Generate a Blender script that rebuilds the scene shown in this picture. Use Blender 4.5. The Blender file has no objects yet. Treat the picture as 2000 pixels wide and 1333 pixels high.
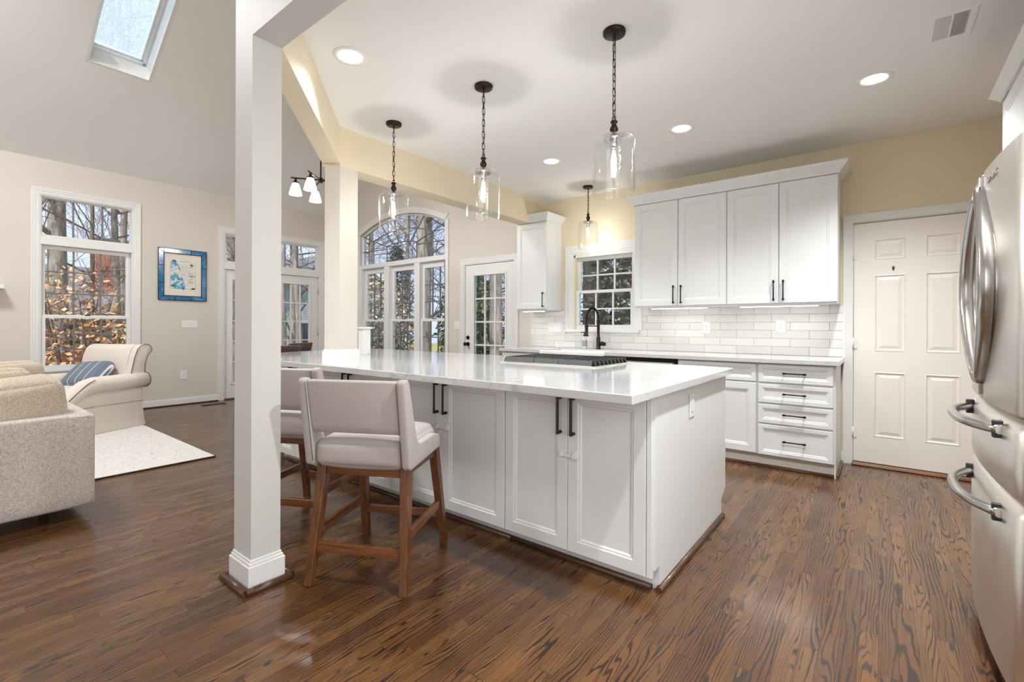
import bpy, bmesh, math, random
from mathutils import Matrix, Vector, noise
random.seed(7)
PI = math.pi
SC = bpy.context.scene
COL = SC.collection

# ------------------------------------------------------------------ camera
cam = bpy.data.cameras.new('camera')
cam.sensor_width = 36.0
cam.lens = 918.2 * 36.0 / 2000.0
cam.shift_y = -28.08 / 2000.0
cam.clip_start = 0.05
cam.clip_end = 300
camo = bpy.data.objects.new('camera', cam)
COL.objects.link(camo)
camo.matrix_world = (Matrix.Translation((0, 0, 1.17)) @ Matrix.Rotation(0.66334, 4, 'Z')
                     @ Matrix.Rotation(PI / 2, 4, 'X') @ Matrix.Rotation(0.003465, 4, 'Z'))
SC.camera = camo

# ------------------------------------------------------------------ view
SC.view_settings.view_transform = 'Standard'
SC.view_settings.look = 'None'
SC.view_settings.gamma = 1.0
SC.view_settings.use_curve_mapping = False
SC.view_settings.exposure = 0.43
SC.cycles.use_denoising = True
SC.cycles.max_bounces = 10
SC.cycles.diffuse_bounces = 6
SC.cycles.glossy_bounces = 5
SC.cycles.transparent_max_bounces = 24
SC.cycles.sample_clamp_indirect = 6.0
SC.cycles.caustics_reflective = False
SC.cycles.caustics_refractive = False

# ------------------------------------------------------------------ world sky
W = bpy.data.worlds.new('sky')
SC.world = W
W.use_nodes = True
nt = W.node_tree
nt.nodes.clear()
wo = nt.nodes.new('ShaderNodeOutputWorld')
bg = nt.nodes.new('ShaderNodeBackground')
tc = nt.nodes.new('ShaderNodeTexCoord')
sx = nt.nodes.new('ShaderNodeSeparateXYZ')
cr = nt.nodes.new('ShaderNodeValToRGB')
cr.color_ramp.elements[0].position = 0.0
cr.color_ramp.elements[0].color = (0.56, 0.65, 0.82, 1)
cr.color_ramp.elements[1].position = 0.7
cr.color_ramp.elements[1].color = (0.34, 0.50, 0.82, 1)
nz = nt.nodes.new('ShaderNodeTexNoise')
nz.inputs['Scale'].default_value = 2.2
nz.inputs['Detail'].default_value = 6
cl = nt.nodes.new('ShaderNodeValToRGB')
cl.color_ramp.elements[0].position = 0.45
cl.color_ramp.elements[1].position = 0.75
mx = nt.nodes.new('ShaderNodeMixRGB')
mx.inputs[2].default_value = (0.72, 0.78, 0.88, 1)
nt.links.new(tc.outputs['Generated'], sx.inputs[0])
nt.links.new(sx.outputs['Z'], cr.inputs[0])
nt.links.new(tc.outputs['Generated'], nz.inputs['Vector'])
nt.links.new(nz.outputs['Fac'], cl.inputs[0])
nt.links.new(cl.outputs['Color'], mx.inputs[0])
nt.links.new(cr.outputs['Color'], mx.inputs[1])
nt.links.new(mx.outputs['Color'], bg.inputs['Color'])
bg.inputs['Strength'].default_value = 1.05
nt.links.new(bg.outputs[0], wo.inputs[0])


def light(name, kind, loc, power, color=(1, 1, 1), rot=(0, 0, 0), size=None, size_y=None, radius=None, parent=None, spot=None):
    d = bpy.data.lights.new(name, kind)
    d.energy = power
    d.color = color
    if kind == 'AREA':
        d.shape = 'RECTANGLE' if size_y else 'DISK'
        d.size = size
        if size_y:
            d.size_y = size_y
    if radius is not None:
        d.shadow_soft_size = radius
    if spot:
        d.spot_size, d.spot_blend = spot
    o = bpy.data.objects.new(name, d)
    COL.objects.link(o)
    o.rotation_euler = rot
    o.location = loc
    if parent:
        o.parent = parent
        o.matrix_parent_inverse = rmat(parent).inverted()
    return o


ROOT = {}


def rmat(o):
    return ROOT.get(o.name, Matrix.Identity(4))


# sun over the back garden; comes over the roof from behind the house
sun = light('sun', 'SUN', (6, -10, 14), 5.0, (1.0, 0.87, 0.7))
sun.rotation_euler = Vector((-0.30, 0.45, -0.84)).to_track_quat('-Z', 'Y').to_euler()
sun.data.angle = 0.02
# added fill lights on the wall behind the camera, which has no windows
light('rear_fill', 'AREA', (-4.9, -3.1, 2.2), 6, (0.90, 0.95, 1.0), (PI / 2, 0, 0), 4.2, 3.2)
light('rear_fill', 'AREA', (-0.4, -3.1, 2.0), 30, (0.88, 0.94, 1.0), (PI / 2, 0, 0), 2.4, 2.4)
# added fill light set in a made-up opening right of the camera
light('side_fill', 'AREA', (1.24, 0.0, 1.55), 53, (0.92, 0.96, 1.0), (0, PI / 2, 0), 2.6, 2.8)
light('living_room_fill', 'AREA', (-5.4, -0.5, 4.6), 120, (0.97, 0.98, 1.0), (0, 0, 0), 0.9)  # added downward fill over the living room, no fixture built

# ------------------------------------------------------------------ materials
def new_mat(name):
    m = bpy.data.materials.new(name)
    m.use_nodes = True
    n = m.node_tree
    n.nodes.clear()
    out = n.nodes.new('ShaderNodeOutputMaterial')
    return m, n, out


class NT:
    """tiny node helper"""
    def __init__(self, name):
        self.m, self.t, self.out = new_mat(name)

    def n(self, typ, **kw):
        nd = self.t.nodes.new(typ)
        for k, v in kw.items():
            setattr(nd, k, v)
        return nd

    def l(self, a, b):
        self.t.links.new(a, b)

    def val(self, nd, key, v):
        if hasattr(v, 'is_output') or isinstance(v, bpy.types.NodeSocket):
            self.l(v, nd.inputs[key])
        else:
            nd.inputs[key].default_value = v

    def math(self, op, a, b=0.0, c=None, clamp=False):
        nd = self.n('ShaderNodeMath', operation=op, use_clamp=clamp)
        self.val(nd, 0, a)
        self.val(nd, 1, b)
        if c is not None:
            self.val(nd, 2, c)
        return nd.outputs[0]

    def mix(self, f, a, b, blend='MIX'):
        nd = self.n('ShaderNodeMixRGB', blend_type=blend)
        self.val(nd, 0, f)
        self.val(nd, 1, a)
        self.val(nd, 2, b)
        return nd.outputs[0]

    def ramp(self, f, stops, interp='LINEAR'):
        nd = self.n('ShaderNodeValToRGB')
        nd.color_ramp.interpolation = interp
        e = nd.color_ramp.elements
        while len(e) < len(stops):
            e.new(0.5)
        for i, (p, c) in enumerate(stops):
            e[i].position = p
            e[i].color = c if len(c) == 4 else (*c, 1)
        self.l(f, nd.inputs[0])
        return nd.outputs[0]

    def pos(self, obj=False):
        if obj:
            return self.n('ShaderNodeTexCoord').outputs['Object']
        return self.n('ShaderNodeNewGeometry').outputs['Position']

    def sep(self, v):
        nd = self.n('ShaderNodeSeparateXYZ')
        self.l(v, nd.inputs[0])
        return nd.outputs

    def comb(self, x, y, z):
        nd = self.n('ShaderNodeCombineXYZ')
        self.val(nd, 0, x)
        self.val(nd, 1, y)
        self.val(nd, 2, z)
        return nd.outputs[0]

    def noise(self, v, scale, detail=3, rough=0.5, dist=0.0):
        nd = self.n('ShaderNodeTexNoise')
        self.l(v, nd.inputs['Vector'])
        nd.inputs['Scale'].default_value = scale
        nd.inputs['Detail'].default_value = detail
        nd.inputs['Roughness'].default_value = rough
        nd.inputs['Distortion'].default_value = dist
        return nd.outputs['Fac']

    def bsdf(self, color, rough=0.5, metal=0.0, coat=0.0, bump=None, bump_d=0.002, bump_s=0.5, spec=0.5, sheen=0.0):
        p = self.n('ShaderNodeBsdfPrincipled')
        self.val(p, 'Base Color', (*color, 1) if isinstance(color, tuple) and len(color) == 3 else color)
        self.val(p, 'Roughness', rough)
        self.val(p, 'Metallic', metal)
        self.val(p, 'Coat Weight', coat)
        p.inputs['Coat Roughness'].default_value = 0.08
        self.val(p, 'Specular IOR Level', spec)
        if sheen:
            p.inputs['Sheen Weight'].default_value = sheen
        if bump is not None:
            b = self.n('ShaderNodeBump')
            b.inputs['Strength'].default_value = bump_s
            b.inputs['Distance'].default_value = bump_d
            self.l(bump, b.inputs['Height'])
            self.l(b.outputs[0], p.inputs['Normal'])
        self.l(p.outputs[0], self.out.inputs[0])
        return p


def lin(r, g, b):
    def f(c):
        c /= 255.0
        return c / 12.92 if c <= 0.04045 else ((c + 0.055) / 1.055) ** 2.4
    return (f(r), f(g), f(b))


def paint(name, rgb, rough=0.55, scale=60, amt=0.03, bump=0.0006, spec=0.4):
    k = NT(name)
    p = k.pos()
    n = k.noise(p, scale, 3)
    c = lin(*rgb)
    col = k.mix(k.noise(p, 1.3, 2), tuple(x * (1 - amt) for x in c) + (1,), tuple(min(1, x * (1 + amt)) for x in c) + (1,))
    k.bsdf(col, rough, bump=n, bump_d=bump, bump_s=0.4, spec=spec)
    return k.m


def metal(name, rgb, rough=0.3, stretch=None, amt=0.1):
    k = NT(name)
    p = k.pos()
    s = k.sep(p)
    st = stretch or (1, 1, 1)
    v = k.comb(k.math('MULTIPLY', s[0], st[0]), k.math('MULTIPLY', s[1], st[1]), k.math('MULTIPLY', s[2], st[2]))
    n = k.noise(v, 60, 3)
    c = lin(*rgb)
    col = k.mix(n, tuple(x * (1 - amt) for x in c) + (1,), (*c, 1))
    r = k.math('ADD', k.math('MULTIPLY', n, 0.1), rough - 0.05)
    k.bsdf(col, r, metal=1.0, bump=n, bump_d=0.0002, bump_s=0.2)
    return k.m


def fabric(name, rgb, scale=900, amt=0.25, bump=0.0012, stripes=None):
    k = NT(name)
    p = k.pos(True)
    s = k.sep(p)
    wx = k.math('SINE', k.math('MULTIPLY', k.math('ADD', s[0], s[1]), scale))
    wz = k.math('SINE', k.math('MULTIPLY', k.math('ADD', s[2], k.math('MULTIPLY', s[1], 0.3)), scale))
    w = k.math('MULTIPLY', wx, wz)
    n = k.math('ADD', k.math('MULTIPLY', w, 0.16), k.noise(p, scale * 0.25, 3, 0.7))
    c = lin(*rgb)
    col = k.ramp(n, [(0.2, tuple(x * (1 - amt) for x in c)), (0.8, tuple(min(1, x * (1 + amt * 0.6)) for x in c))])
    col = k.mix(k.noise(p, 5, 2), col, k.mix(1.0, col, (0.93, 0.92, 0.91, 1), 'MULTIPLY'))
    if stripes:
        ax, period, width, offs, sc = stripes
        t = k.math('FRACT', k.math('DIVIDE', k.math('ADD', s[ax], offs), period))
        msk = k.math('LESS_THAN', k.math('ABSOLUTE', k.math('SUBTRACT', t, 0.5)), width / period / 2)
        col = k.mix(msk, col, (*lin(*sc), 1))
    k.bsdf(col, 0.9, bump=n, bump_d=bump, bump_s=0.7, spec=0.15, sheen=0.1)
    return k.m


def glass(name, tint=(1, 1, 1), refl=0.06, bumpy=0.0, rough=0.0):
    k = NT(name)
    tr = k.n('ShaderNodeBsdfTransparent')
    tr.inputs[0].default_value = (*tint, 1)
    gl = k.n('ShaderNodeBsdfGlossy')
    gl.inputs['Roughness'].default_value = rough
    gl.inputs[0].default_value = (1, 1, 1, 1)
    lw = k.n('ShaderNodeLayerWeight')
    lw.inputs['Blend'].default_value = 0.5
    f = k.math('ADD', k.math('MULTIPLY', k.math('POWER', lw.outputs['Facing'], 4.0), 0.75), refl, clamp=True)
    if bumpy:
        b = k.n('ShaderNodeBump')
        b.inputs['Strength'].default_value = bumpy
        b.inputs['Distance'].default_value = 0.01
        k.l(k.noise(k.pos(), 45, 2), b.inputs['Height'])
        k.l(b.outputs[0], gl.inputs['Normal'])
        k.l(b.outputs[0], lw.inputs['Normal'])
    ms = k.n('ShaderNodeMixShader')
    k.l(f, ms.inputs[0])
    k.l(tr.outputs[0], ms.inputs[1])
    k.l(gl.outputs[0], ms.inputs[2])
    k.l(ms.outputs[0], k.out.inputs[0])
    return k.m


def emit(name, rgb, strength):
    k = NT(name)
    e = k.n('ShaderNodeEmission')
    e.inputs[0].default_value = (*rgb, 1)
    e.inputs[1].default_value = strength
    k.l(e.outputs[0], k.out.inputs[0])
    return k.m


def plain(name, rgb, rough=0.5, metal_=0.0, scale=80, amt=0.06, coat=0.0, spec=0.5):
    k = NT(name)
    p = k.pos(True)
    c = lin(*rgb)
    n = k.noise(p, scale, 3)
    col = k.mix(n, tuple(x * (1 - amt) for x in c) + (1,), tuple(min(1, x * (1 + amt)) for x in c) + (1,))
    k.bsdf(col, rough, metal=metal_, coat=coat, bump=n, bump_d=0.0003, bump_s=0.2, spec=spec)
    return k.m


def wood_floor():
    k = NT('oak_floor')
    s = k.sep(k.pos())
    w = 0.0571
    xi = k.math('DIVIDE', s[0], w)
    i = k.math('FLOOR', xi)
    fx = k.math('FRACT', xi)
    wn = k.n('ShaderNodeTexWhiteNoise', noise_dimensions='1D')
    k.l(i, wn.inputs['W'])
    yo = k.math('ADD', k.math('DIVIDE', s[1], 1.05), k.math('MULTIPLY', wn.outputs['Value'], 17.3))
    j = k.math('FLOOR', yo)
    fy = k.math('FRACT', yo)
    wn2 = k.n('ShaderNodeTexWhiteNoise', noise_dimensions='2D')
    k.l(k.comb(i, j, 0.0), wn2.inputs['Vector'])
    rnd = wn2.outputs['Value']
    wn3 = k.n('ShaderNodeTexWhiteNoise', noise_dimensions='2D')
    k.l(k.comb(k.math('ADD', i, 31.7), j, 0.0), wn3.inputs['Vector'])
    rnd2 = wn3.outputs['Value']
    # contour grain: fine lines along the board, bent into cathedral loops
    gv = k.comb(k.math('MULTIPLY', s[0], k.math('ADD', k.math('MULTIPLY', rnd2, 8.0), 10.0)), k.math('MULTIPLY', s[1], 1.3), k.math('MULTIPLY', rnd, 63.0))
    g = k.noise(gv, 1.0, 2.0, 0.4, 0.1)
    wob = k.noise(k.comb(k.math('MULTIPLY', s[0], 40.0), k.math('MULTIPLY', s[1], 22.0), rnd), 1.0, 2)
    frq = k.math('ADD', k.math('MULTIPLY', rnd, 260.0), 360.0)
    ph = k.math('ADD', k.math('MULTIPLY', s[0], frq), k.math('MULTIPLY', g, k.math('ADD', k.math('MULTIPLY', rnd2, 95.0), 35.0)))
    ring = k.math('SINE', k.math('ADD', ph, k.math('MULTIPLY', wob, 3.0)))
    thick = k.noise(k.comb(k.math('MULTIPLY', s[0], 18.0), k.math('MULTIPLY', s[1], 5.0), k.math('MULTIPLY', rnd, 9.0)), 1.0, 3)
    ring = k.math('ADD', ring, k.math('MULTIPLY', k.math('SUBTRACT', thick, 0.5), 2.2))
    line = k.ramp(ring, [(0.30, (0, 0, 0)), (0.62, (0.35, 0.35, 0.35)), (0.92, (1, 1, 1))])
    pores = k.noise(k.comb(k.math('MULTIPLY', s[0], 420.0), k.math('MULTIPLY', s[1], 9.0), rnd), 1.0, 2, 0.6)
    pore = k.ramp(pores, [(0.42, (0, 0, 0)), (0.7, (1, 1, 1))])
    tone = k.ramp(rnd2, [(0.0, lin(84, 53, 29)), (0.45, lin(106, 70, 38)), (0.8, lin(122, 84, 47)), (1.0, lin(92, 64, 39))])
    blot = k.noise(k.pos(), 1.1, 3)
    tone = k.mix(k.math('MULTIPLY', blot, 0.5), tone, (*lin(104, 65, 34), 1))
    dark = k.mix(1.0, tone, (0.12, 0.10, 0.09, 1), 'MULTIPLY')
    c = k.mix(k.math('MULTIPLY', line, 0.95), tone, dark)
    c = k.mix(k.math('MULTIPLY', pore, 0.35), c, dark)
    ex = k.math('ABSOLUTE', k.math('SUBTRACT', fx, 0.5))
    seam = k.math('GREATER_THAN', ex, 0.487)
    ey = k.math('ABSOLUTE', k.math('SUBTRACT', fy, 0.5))
    seam2 = k.math('GREATER_THAN', ey, 0.4987)
    sm = k.math('MAXIMUM', seam, seam2)
    c = k.mix(k.math('MULTIPLY', sm, 0.8), c, (0.012, 0.008, 0.006, 1))
    h = k.math('SUBTRACT', k.math('MULTIPLY', line, -0.35), sm)
    r = k.math('ADD', 0.24, k.math('MULTIPLY', line, 0.14))
    pp = k.bsdf(c, r, bump=h, bump_d=0.0008, bump_s=0.3, spec=0.5, coat=0.22)
    pp.inputs['Coat Roughness'].default_value = 0.13
    return k.m


def stool_wood(name, a, b, axis=2):
    k = NT(name)
    s = k.sep(k.pos(True))
    sc = [70.0, 70.0, 70.0]
    sc[axis] = 5.0
    v = k.comb(*[k.math('MULTIPLY', s[i], sc[i]) for i in range(3)])
    n = k.noise(v, 1.0, 4, 0.6, 0.6)
    c = k.ramp(n, [(0.3, lin(*a)), (0.7, lin(*b))])
    k.bsdf(c, 0.38, bump=n, bump_d=0.0004, bump_s=0.3, coat=0.2)
    return k.m


def quartz():
    k = NT('white_quartz')
    p = k.pos()
    s = k.sep(p)
    wv = k.noise(p, 1.6, 4, 0.6, 0.4)
    v = k.math('ABSOLUTE', k.math('SUBTRACT', wv, 0.5))
    a = k.ramp(v, [(0.0, (1, 1, 1)), (0.006, (0.55, 0.55, 0.55)), (0.018, (0, 0, 0))])
    wv2 = k.noise(k.comb(k.math('ADD', s[0], 7.3), s[1], s[2]), 3.1, 4, 0.6, 1.0)
    v2 = k.math('ABSOLUTE', k.math('SUBTRACT', wv2, 0.47))
    b = k.ramp(v2, [(0.0, (0.8, 0.8, 0.8)), (0.004, (0.4, 0.4, 0.4)), (0.01, (0, 0, 0))])
    msk = k.ramp(k.noise(p, 2.1, 2), [(0.45, (0, 0, 0)), (0.62, (1, 1, 1))])
    m = k.math('MULTIPLY', k.math('MAXIMUM', a, b), k.math('ADD', k.math('MULTIPLY', msk, 0.32), 0.03))
    soft = k.noise(p, 3.0, 3)
    base = k.mix(soft, (*lin(194, 194, 195), 1), (*lin(202, 202, 203), 1))
    c = k.mix(m, base, (*lin(128, 126, 124), 1))
    k.bsdf(c, 0.10, spec=0.6, coat=0.3)
    return k.m


def tile():
    k = NT('white_subway_tile')
    s = k.sep(k.pos())
    th, tw = 0.0765, 0.303
    zi = k.math('DIVIDE', k.math('SUBTRACT', s[2], 0.914), th)
    r = k.math('FLOOR', zi)
    fz = k.math('FRACT', zi)
    half = k.math('MULTIPLY', k.math('MODULO', r, 2.0), 0.5)
    xi = k.math('ADD', k.math('DIVIDE', k.math('ADD', s[0], 4.4356), tw), half)
    c = k.math('FLOOR', xi)
    fxx = k.math('FRACT', xi)
    dx = k.math('MULTIPLY', k.math('SUBTRACT', 0.5, k.math('ABSOLUTE', k.math('SUBTRACT', fxx, 0.5))), tw)
    dz = k.math('MULTIPLY', k.math('SUBTRACT', 0.5, k.math('ABSOLUTE', k.math('SUBTRACT', fz, 0.5))), th)
    d = k.math('MINIMUM', dx, dz)
    grout = k.math('LESS_THAN', d, 0.0011)
    wn = k.n('ShaderNodeTexWhiteNoise', noise_dimensions='2D')
    k.l(k.comb(r, c, 0.0), wn.inputs['Vector'])
    col = k.mix(wn.outputs['Value'], (*lin(212, 210, 207), 1), (*lin(226, 224, 221), 1))
    col = k.mix(grout, col, (*lin(142, 138, 132), 1))
    edge = k.math('MULTIPLY', k.math('MINIMUM', d, 0.005), 1.0)
    hgt = k.math('ADD', edge, k.math('MULTIPLY', k.noise(k.pos(), 9, 2), 0.0035))
    rough = k.math('ADD', 0.12, k.math('MULTIPLY', grout, 0.6))
    p = k.bsdf(col, rough, bump=hgt, bump_d=1.0, bump_s=0.5, spec=0.5)
    return k.m


def bark(name, a, b):
    k = NT(name)
    s = k.sep(k.pos())
    v = k.comb(k.math('MULTIPLY', s[0], 14.0), k.math('MULTIPLY', s[1], 14.0), k.math('MULTIPLY', s[2], 3.0))
    n = k.noise(v, 1.0, 4, 0.65, 0.5)
    c = k.ramp(n, [(0.3, lin(*a)), (0.7, lin(*b))])
    k.bsdf(c, 0.9, bump=n, bump_d=0.03, bump_s=0.8, spec=0.1)
    return k.m


def leafmat(name, cols):
    k = NT(name)
    n = k.noise(k.pos(), 9.0, 3, 0.7)
    c = k.ramp(n, [(0.25 + 0.5 * i / (len(cols) - 1), lin(*x)) for i, x in enumerate(cols)])
    k.bsdf(c, 0.7, spec=0.2)
    return k.m


def siding(name, rgb, pitch, axis=2):
    k = NT(name)
    s = k.sep(k.pos())
    f = k.math('FRACT', k.math('DIVIDE', s[axis], pitch))
    c0 = lin(*rgb)
    col = k.ramp(f, [(0.0, tuple(x * 0.45 for x in c0)), (0.1, tuple(x * 0.9 for x in c0)), (1.0, c0)])
    k.bsdf(col, 0.7, bump=f, bump_d=0.02, bump_s=0.6, spec=0.2)
    return k.m


def brick(name, a, b):
    k = NT(name)
    s = k.sep(k.pos())
    t = k.n('ShaderNodeTexBrick')
    k.l(k.comb(k.math('ADD', s[1], s[0]), s[2], 0.0), t.inputs['Vector'])
    t.inputs['Color1'].default_value = (*lin(*a), 1)
    t.inputs['Color2'].default_value = (*lin(*b), 1)
    t.inputs['Mortar'].default_value = (*lin(170, 160, 150), 1)
    t.inputs['Scale'].default_value = 4.5
    t.inputs['Mortar Size'].default_value = 0.02
    k.bsdf(t.outputs['Color'], 0.9, spec=0.1)
    return k.m


def ground_mat():
    k = NT('lawn')
    p = k.pos()
    n = k.noise(p, 0.6, 4)
    n2 = k.noise(p, 14, 3, 0.7)
    c = k.ramp(n, [(0.3, lin(150, 140, 95)), (0.5, lin(165, 165, 105)), (0.7, lin(150, 120, 85))])
    c = k.mix(k.math('MULTIPLY', n2, 0.5), c, (*lin(95, 85, 55), 1))
    k.bsdf(c, 0.95, bump=n2, bump_d=0.05, bump_s=0.6, spec=0.1)
    return k.m


def skylight_glass():
    k = NT('frosted_glass')
    p = k.pos()
    n = k.noise(p, 160, 2, 0.8)
    c = k.ramp(n, [(0.38, (0.40, 0.58, 0.76)), (0.62, (0.84, 0.93, 1))])
    tr = k.n('ShaderNodeBsdfTransparent')
    k.l(c, tr.inputs[0])
    td = k.n('ShaderNodeBsdfTranslucent')
    k.l(c, td.inputs[0])
    ms = k.n('ShaderNodeMixShader')
    ms.inputs[0].default_value = 0.6
    k.l(tr.outputs[0], ms.inputs[1])
    k.l(td.outputs[0], ms.inputs[2])
    k.l(ms.outputs[0], k.out.inputs[0])
    return k.m


def rug_mat():
    k = NT('cream_rug')
    p = k.pos()
    s = k.sep(p)
    n = k.noise(k.comb(k.math('MULTIPLY', s[0], 1.0), k.math('MULTIPLY', s[1], 3.2), s[2]), 22, 4, 0.7, 0.6)
    c = k.ramp(n, [(0.3, lin(176, 172, 166)), (0.45, lin(214, 211, 206)), (0.7, lin(224, 221, 216))])
    k.bsdf(c, 0.95, bump=n, bump_d=0.006, bump_s=0.7, spec=0.1)
    return k.m


def map_art():
    k = NT('chart_print')
    s = k.sep(k.pos(True))
    p = k.pos(True)
    # local: y across (0..0.42), z up
    n = k.noise(p, 16, 5, 0.65, 0.8)
    paper = (*lin(226, 220, 212), 1)
    blue = k.ramp(n, [(0.44, lin(60, 140, 175)), (0.5, lin(150, 200, 215)), (0.56, lin(226, 220, 212))])
    m = k.math('MULTIPLY', k.math('LESS_THAN', k.math('ADD', k.math('ADD', s[1], k.math('MULTIPLY', s[2], 0.35)), k.math('MULTIPLY', k.noise(p, 10, 3), 0.16)), 0.06), k.math('GREATER_THAN', s[1], -0.155))
    c = k.mix(m, paper, blue)
    n2 = k.noise(p, 26, 5, 0.7, 1.2)
    v = k.math('LESS_THAN', k.math('ABSOLUTE', k.math('SUBTRACT', n2, 0.5)), 0.012)
    inside = k.math('MULTIPLY', k.math('LESS_THAN', k.math('ABSOLUTE', s[1]), 0.13), k.math('LESS_THAN', k.math('ABSOLUTE', s[2]), 0.17))
    c = k.mix(k.math('MULTIPLY', k.math('MULTIPLY', v, inside), 0.7), c, (*lin(70, 80, 95), 1))
    k.bsdf(c, 0.5)
    return k.m


def stained():
    k = NT('blue_stained_glass')
    p = k.pos(True)
    n = k.noise(p, 9, 4, 0.6, 1.0)
    c = k.ramp(n, [(0.3, lin(22, 84, 130)), (0.55, lin(40, 118, 165)), (0.75, lin(110, 165, 195))])
    k.bsdf(c, 0.15, bump=n, bump_d=0.004, bump_s=0.5, coat=0.3)
    return k.m


M = {}
M['floor'] = wood_floor()
M['greige'] = paint('greige_wall_paint', (213, 206, 197), 0.6)
M['beige'] = paint('beige_wall_tone', (224, 211, 184), 0.6)  # yellower wall tone for the kitchen side
M['colpaint'] = paint('column_paint', (206, 204, 200), 0.55)
M['colb'] = paint('cream_column_paint', (208, 201, 190), 0.55)
M['ceil'] = paint('ceiling_paint', (232, 231, 229), 0.75)
M['vault'] = paint('ceiling_paint_lightened', (240, 240, 239), 0.75)  # copy of the ceiling paint, lightened in colour to stand in for missing light
M['trim'] = paint('trim_white', (228, 228, 226), 0.35, 40, 0.015, 0.0003)
M['doorw'] = paint('door_white', (240, 235, 228), 0.4, 40, 0.015, 0.0004)
M['cab'] = paint('cabinet_white', (224, 225, 225), 0.35, 40, 0.012, 0.0002)
M['toe'] = paint('toe_kick_paint', (212, 208, 203), 0.45, 40, 0.02)
M['shoe'] = stool_wood('shoe_molding_wood', (60, 38, 24), (96, 64, 40), 0)
M['quartz'] = quartz()
M['tile'] = tile()
M['black'] = plain('black_metal', (28, 27, 27), 0.42, 0.6)
M['bronze'] = plain('dark_bronze', (52, 42, 36), 0.38, 0.8, amt=0.25)
M['iron'] = plain('cast_iron', (17, 17, 18), 0.42)
M['steel'] = metal('brushed_steel', (240, 235, 228), 0.36, (1, 1, 60))
M['steelh'] = metal('handle_steel', (190, 188, 186), 0.22, (1, 1, 8))
M['darkside'] = plain('dark_appliance_side', (46, 44, 44), 0.5)
M['chrome'] = metal('chrome', (215, 215, 215), 0.12)
M['stoolfab'] = fabric('stool_fabric', (184, 174, 170), 1500, 0.22)
M['stoolwood'] = stool_wood('stool_wood', (76, 44, 22), (120, 74, 40), 2)
M['stoolwoodx'] = stool_wood('stool_wood_rail', (84, 48, 24), (132, 80, 44), 0)
M['stoolwoody'] = stool_wood('stool_wood_side_rail', (84, 48, 24), (132, 80, 44), 1)
M['sofafab'] = fabric('sofa_fabric', (212, 202, 195), 560, 0.6, 0.003)
M['cushfab'] = fabric('cushion_fabric', (214, 199, 180), 560, 0.6, 0.003)
M['chairfab'] = fabric('armchair_fabric', (228, 219, 208), 1500, 0.1, 0.0006)
M['piping'] = plain('dark_piping', (74, 76, 86), 0.8)
M['ivory'] = plain('ivory_piping', (222, 214, 202), 0.8)
M['pillow'] = fabric('blue_pillow_fabric', (116, 128, 144), 900, 0.25, 0.001, (0, 0.105, 0.007, 0.03, (228, 226, 224)))
M['rug'] = rug_mat()
M['rugedge'] = plain('rug_binding', (70, 52, 40), 0.9)
M['glass'] = glass('window_glass', (0.96, 0.98, 0.99), 0.03)
M['pglass'] = glass('pendant_glass', (0.972, 0.975, 0.975), 0.05, 0.12)
M['bulbglass'] = glass('bulb_glass', (0.99, 0.97, 0.93), 0.03)
M['skyglass'] = skylight_glass()
M['fil'] = emit('bulb_filament', (1.0, 0.86, 0.66), 60)
M['lens'] = emit('lamp_lens', (1.0, 0.97, 0.92), 6.0)
M['led'] = emit('led_strip', (1.0, 0.97, 0.92), 9.0)
M['frost'] = emit('frosted_shade_glow', (1.0, 0.95, 0.88), 1.6)
M['plate'] = paint('plate_white', (232, 231, 228), 0.3, 30, 0.01)
M['slot'] = plain('slot_dark', (70, 66, 62), 0.6)
M['vent_dark'] = plain('vent_dark', (60, 54, 50), 0.8)
M['muntin_dark'] = plain('muntin_gray', (122, 118, 114), 0.5)
M['soap'] = plain('soap_bottle', (206, 208, 206), 0.15)
M['label'] = plain('soap_label', (150, 160, 168), 0.5)
M['plastic'] = plain('white_plastic', (226, 226, 226), 0.35)
M['sink'] = plain('white_fireclay', (234, 233, 230), 0.15)
M['darkwood'] = stool_wood('dark_dining_wood', (64, 42, 40), (96, 70, 66), 0)
M['threshold'] = stool_wood('threshold_wood', (96, 60, 34), (140, 92, 54), 0)
M['bark'] = bark('tree_bark', (110, 104, 102), (186, 178, 174))
M['bark2'] = bark('tree_bark_brown', (84, 70, 64), (146, 128, 116))
M['twig'] = bark('twig_bark', (104, 94, 96), (160, 148, 148))
M['leaf_brown'] = leafmat('beech_leaves', [(104, 74, 56), (186, 144, 108), (222, 186, 150), (238, 212, 184)])
M['leaf_green'] = leafmat('evergreen_leaves', [(46, 62, 46), (84, 104, 74), (150, 164, 138)])
M['leaf_pale'] = leafmat('pale_leaves', [(96, 100, 84), (190, 184, 164), (232, 226, 212)])
M['leaf_blue'] = leafmat('blue_spruce_leaves', [(60, 92, 98), (92, 128, 130), (136, 170, 166)])
M['lawn'] = ground_mat()
M['roof'] = siding('roof_shingles', (116, 116, 124), 0.16)
M['siding'] = siding('gray_siding', (150, 152, 156), 0.18)
M['siding2'] = siding('pale_blue_siding', (196, 214, 222), 0.15)
M['brick'] = brick('red_brick', (168, 96, 76), (186, 118, 96))
M['deck'] = stool_wood('deck_red_wood', (126, 70, 54), (170, 106, 84), 0)
M['pane_dark'] = plain('dark_pane', (60, 64, 72), 0.1)
M['stained'] = stained()
M['lead'] = plain('lead_came', (24, 30, 38), 0.4, 0.3)
M['art'] = map_art()
M['mat_board'] = paint('mat_board', (228, 220, 210), 0.7)
M['ink'] = plain('ink', (60, 66, 78), 0.7)
M['etch'] = plain('etched_letters', (132, 124, 118), 0.4)


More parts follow.
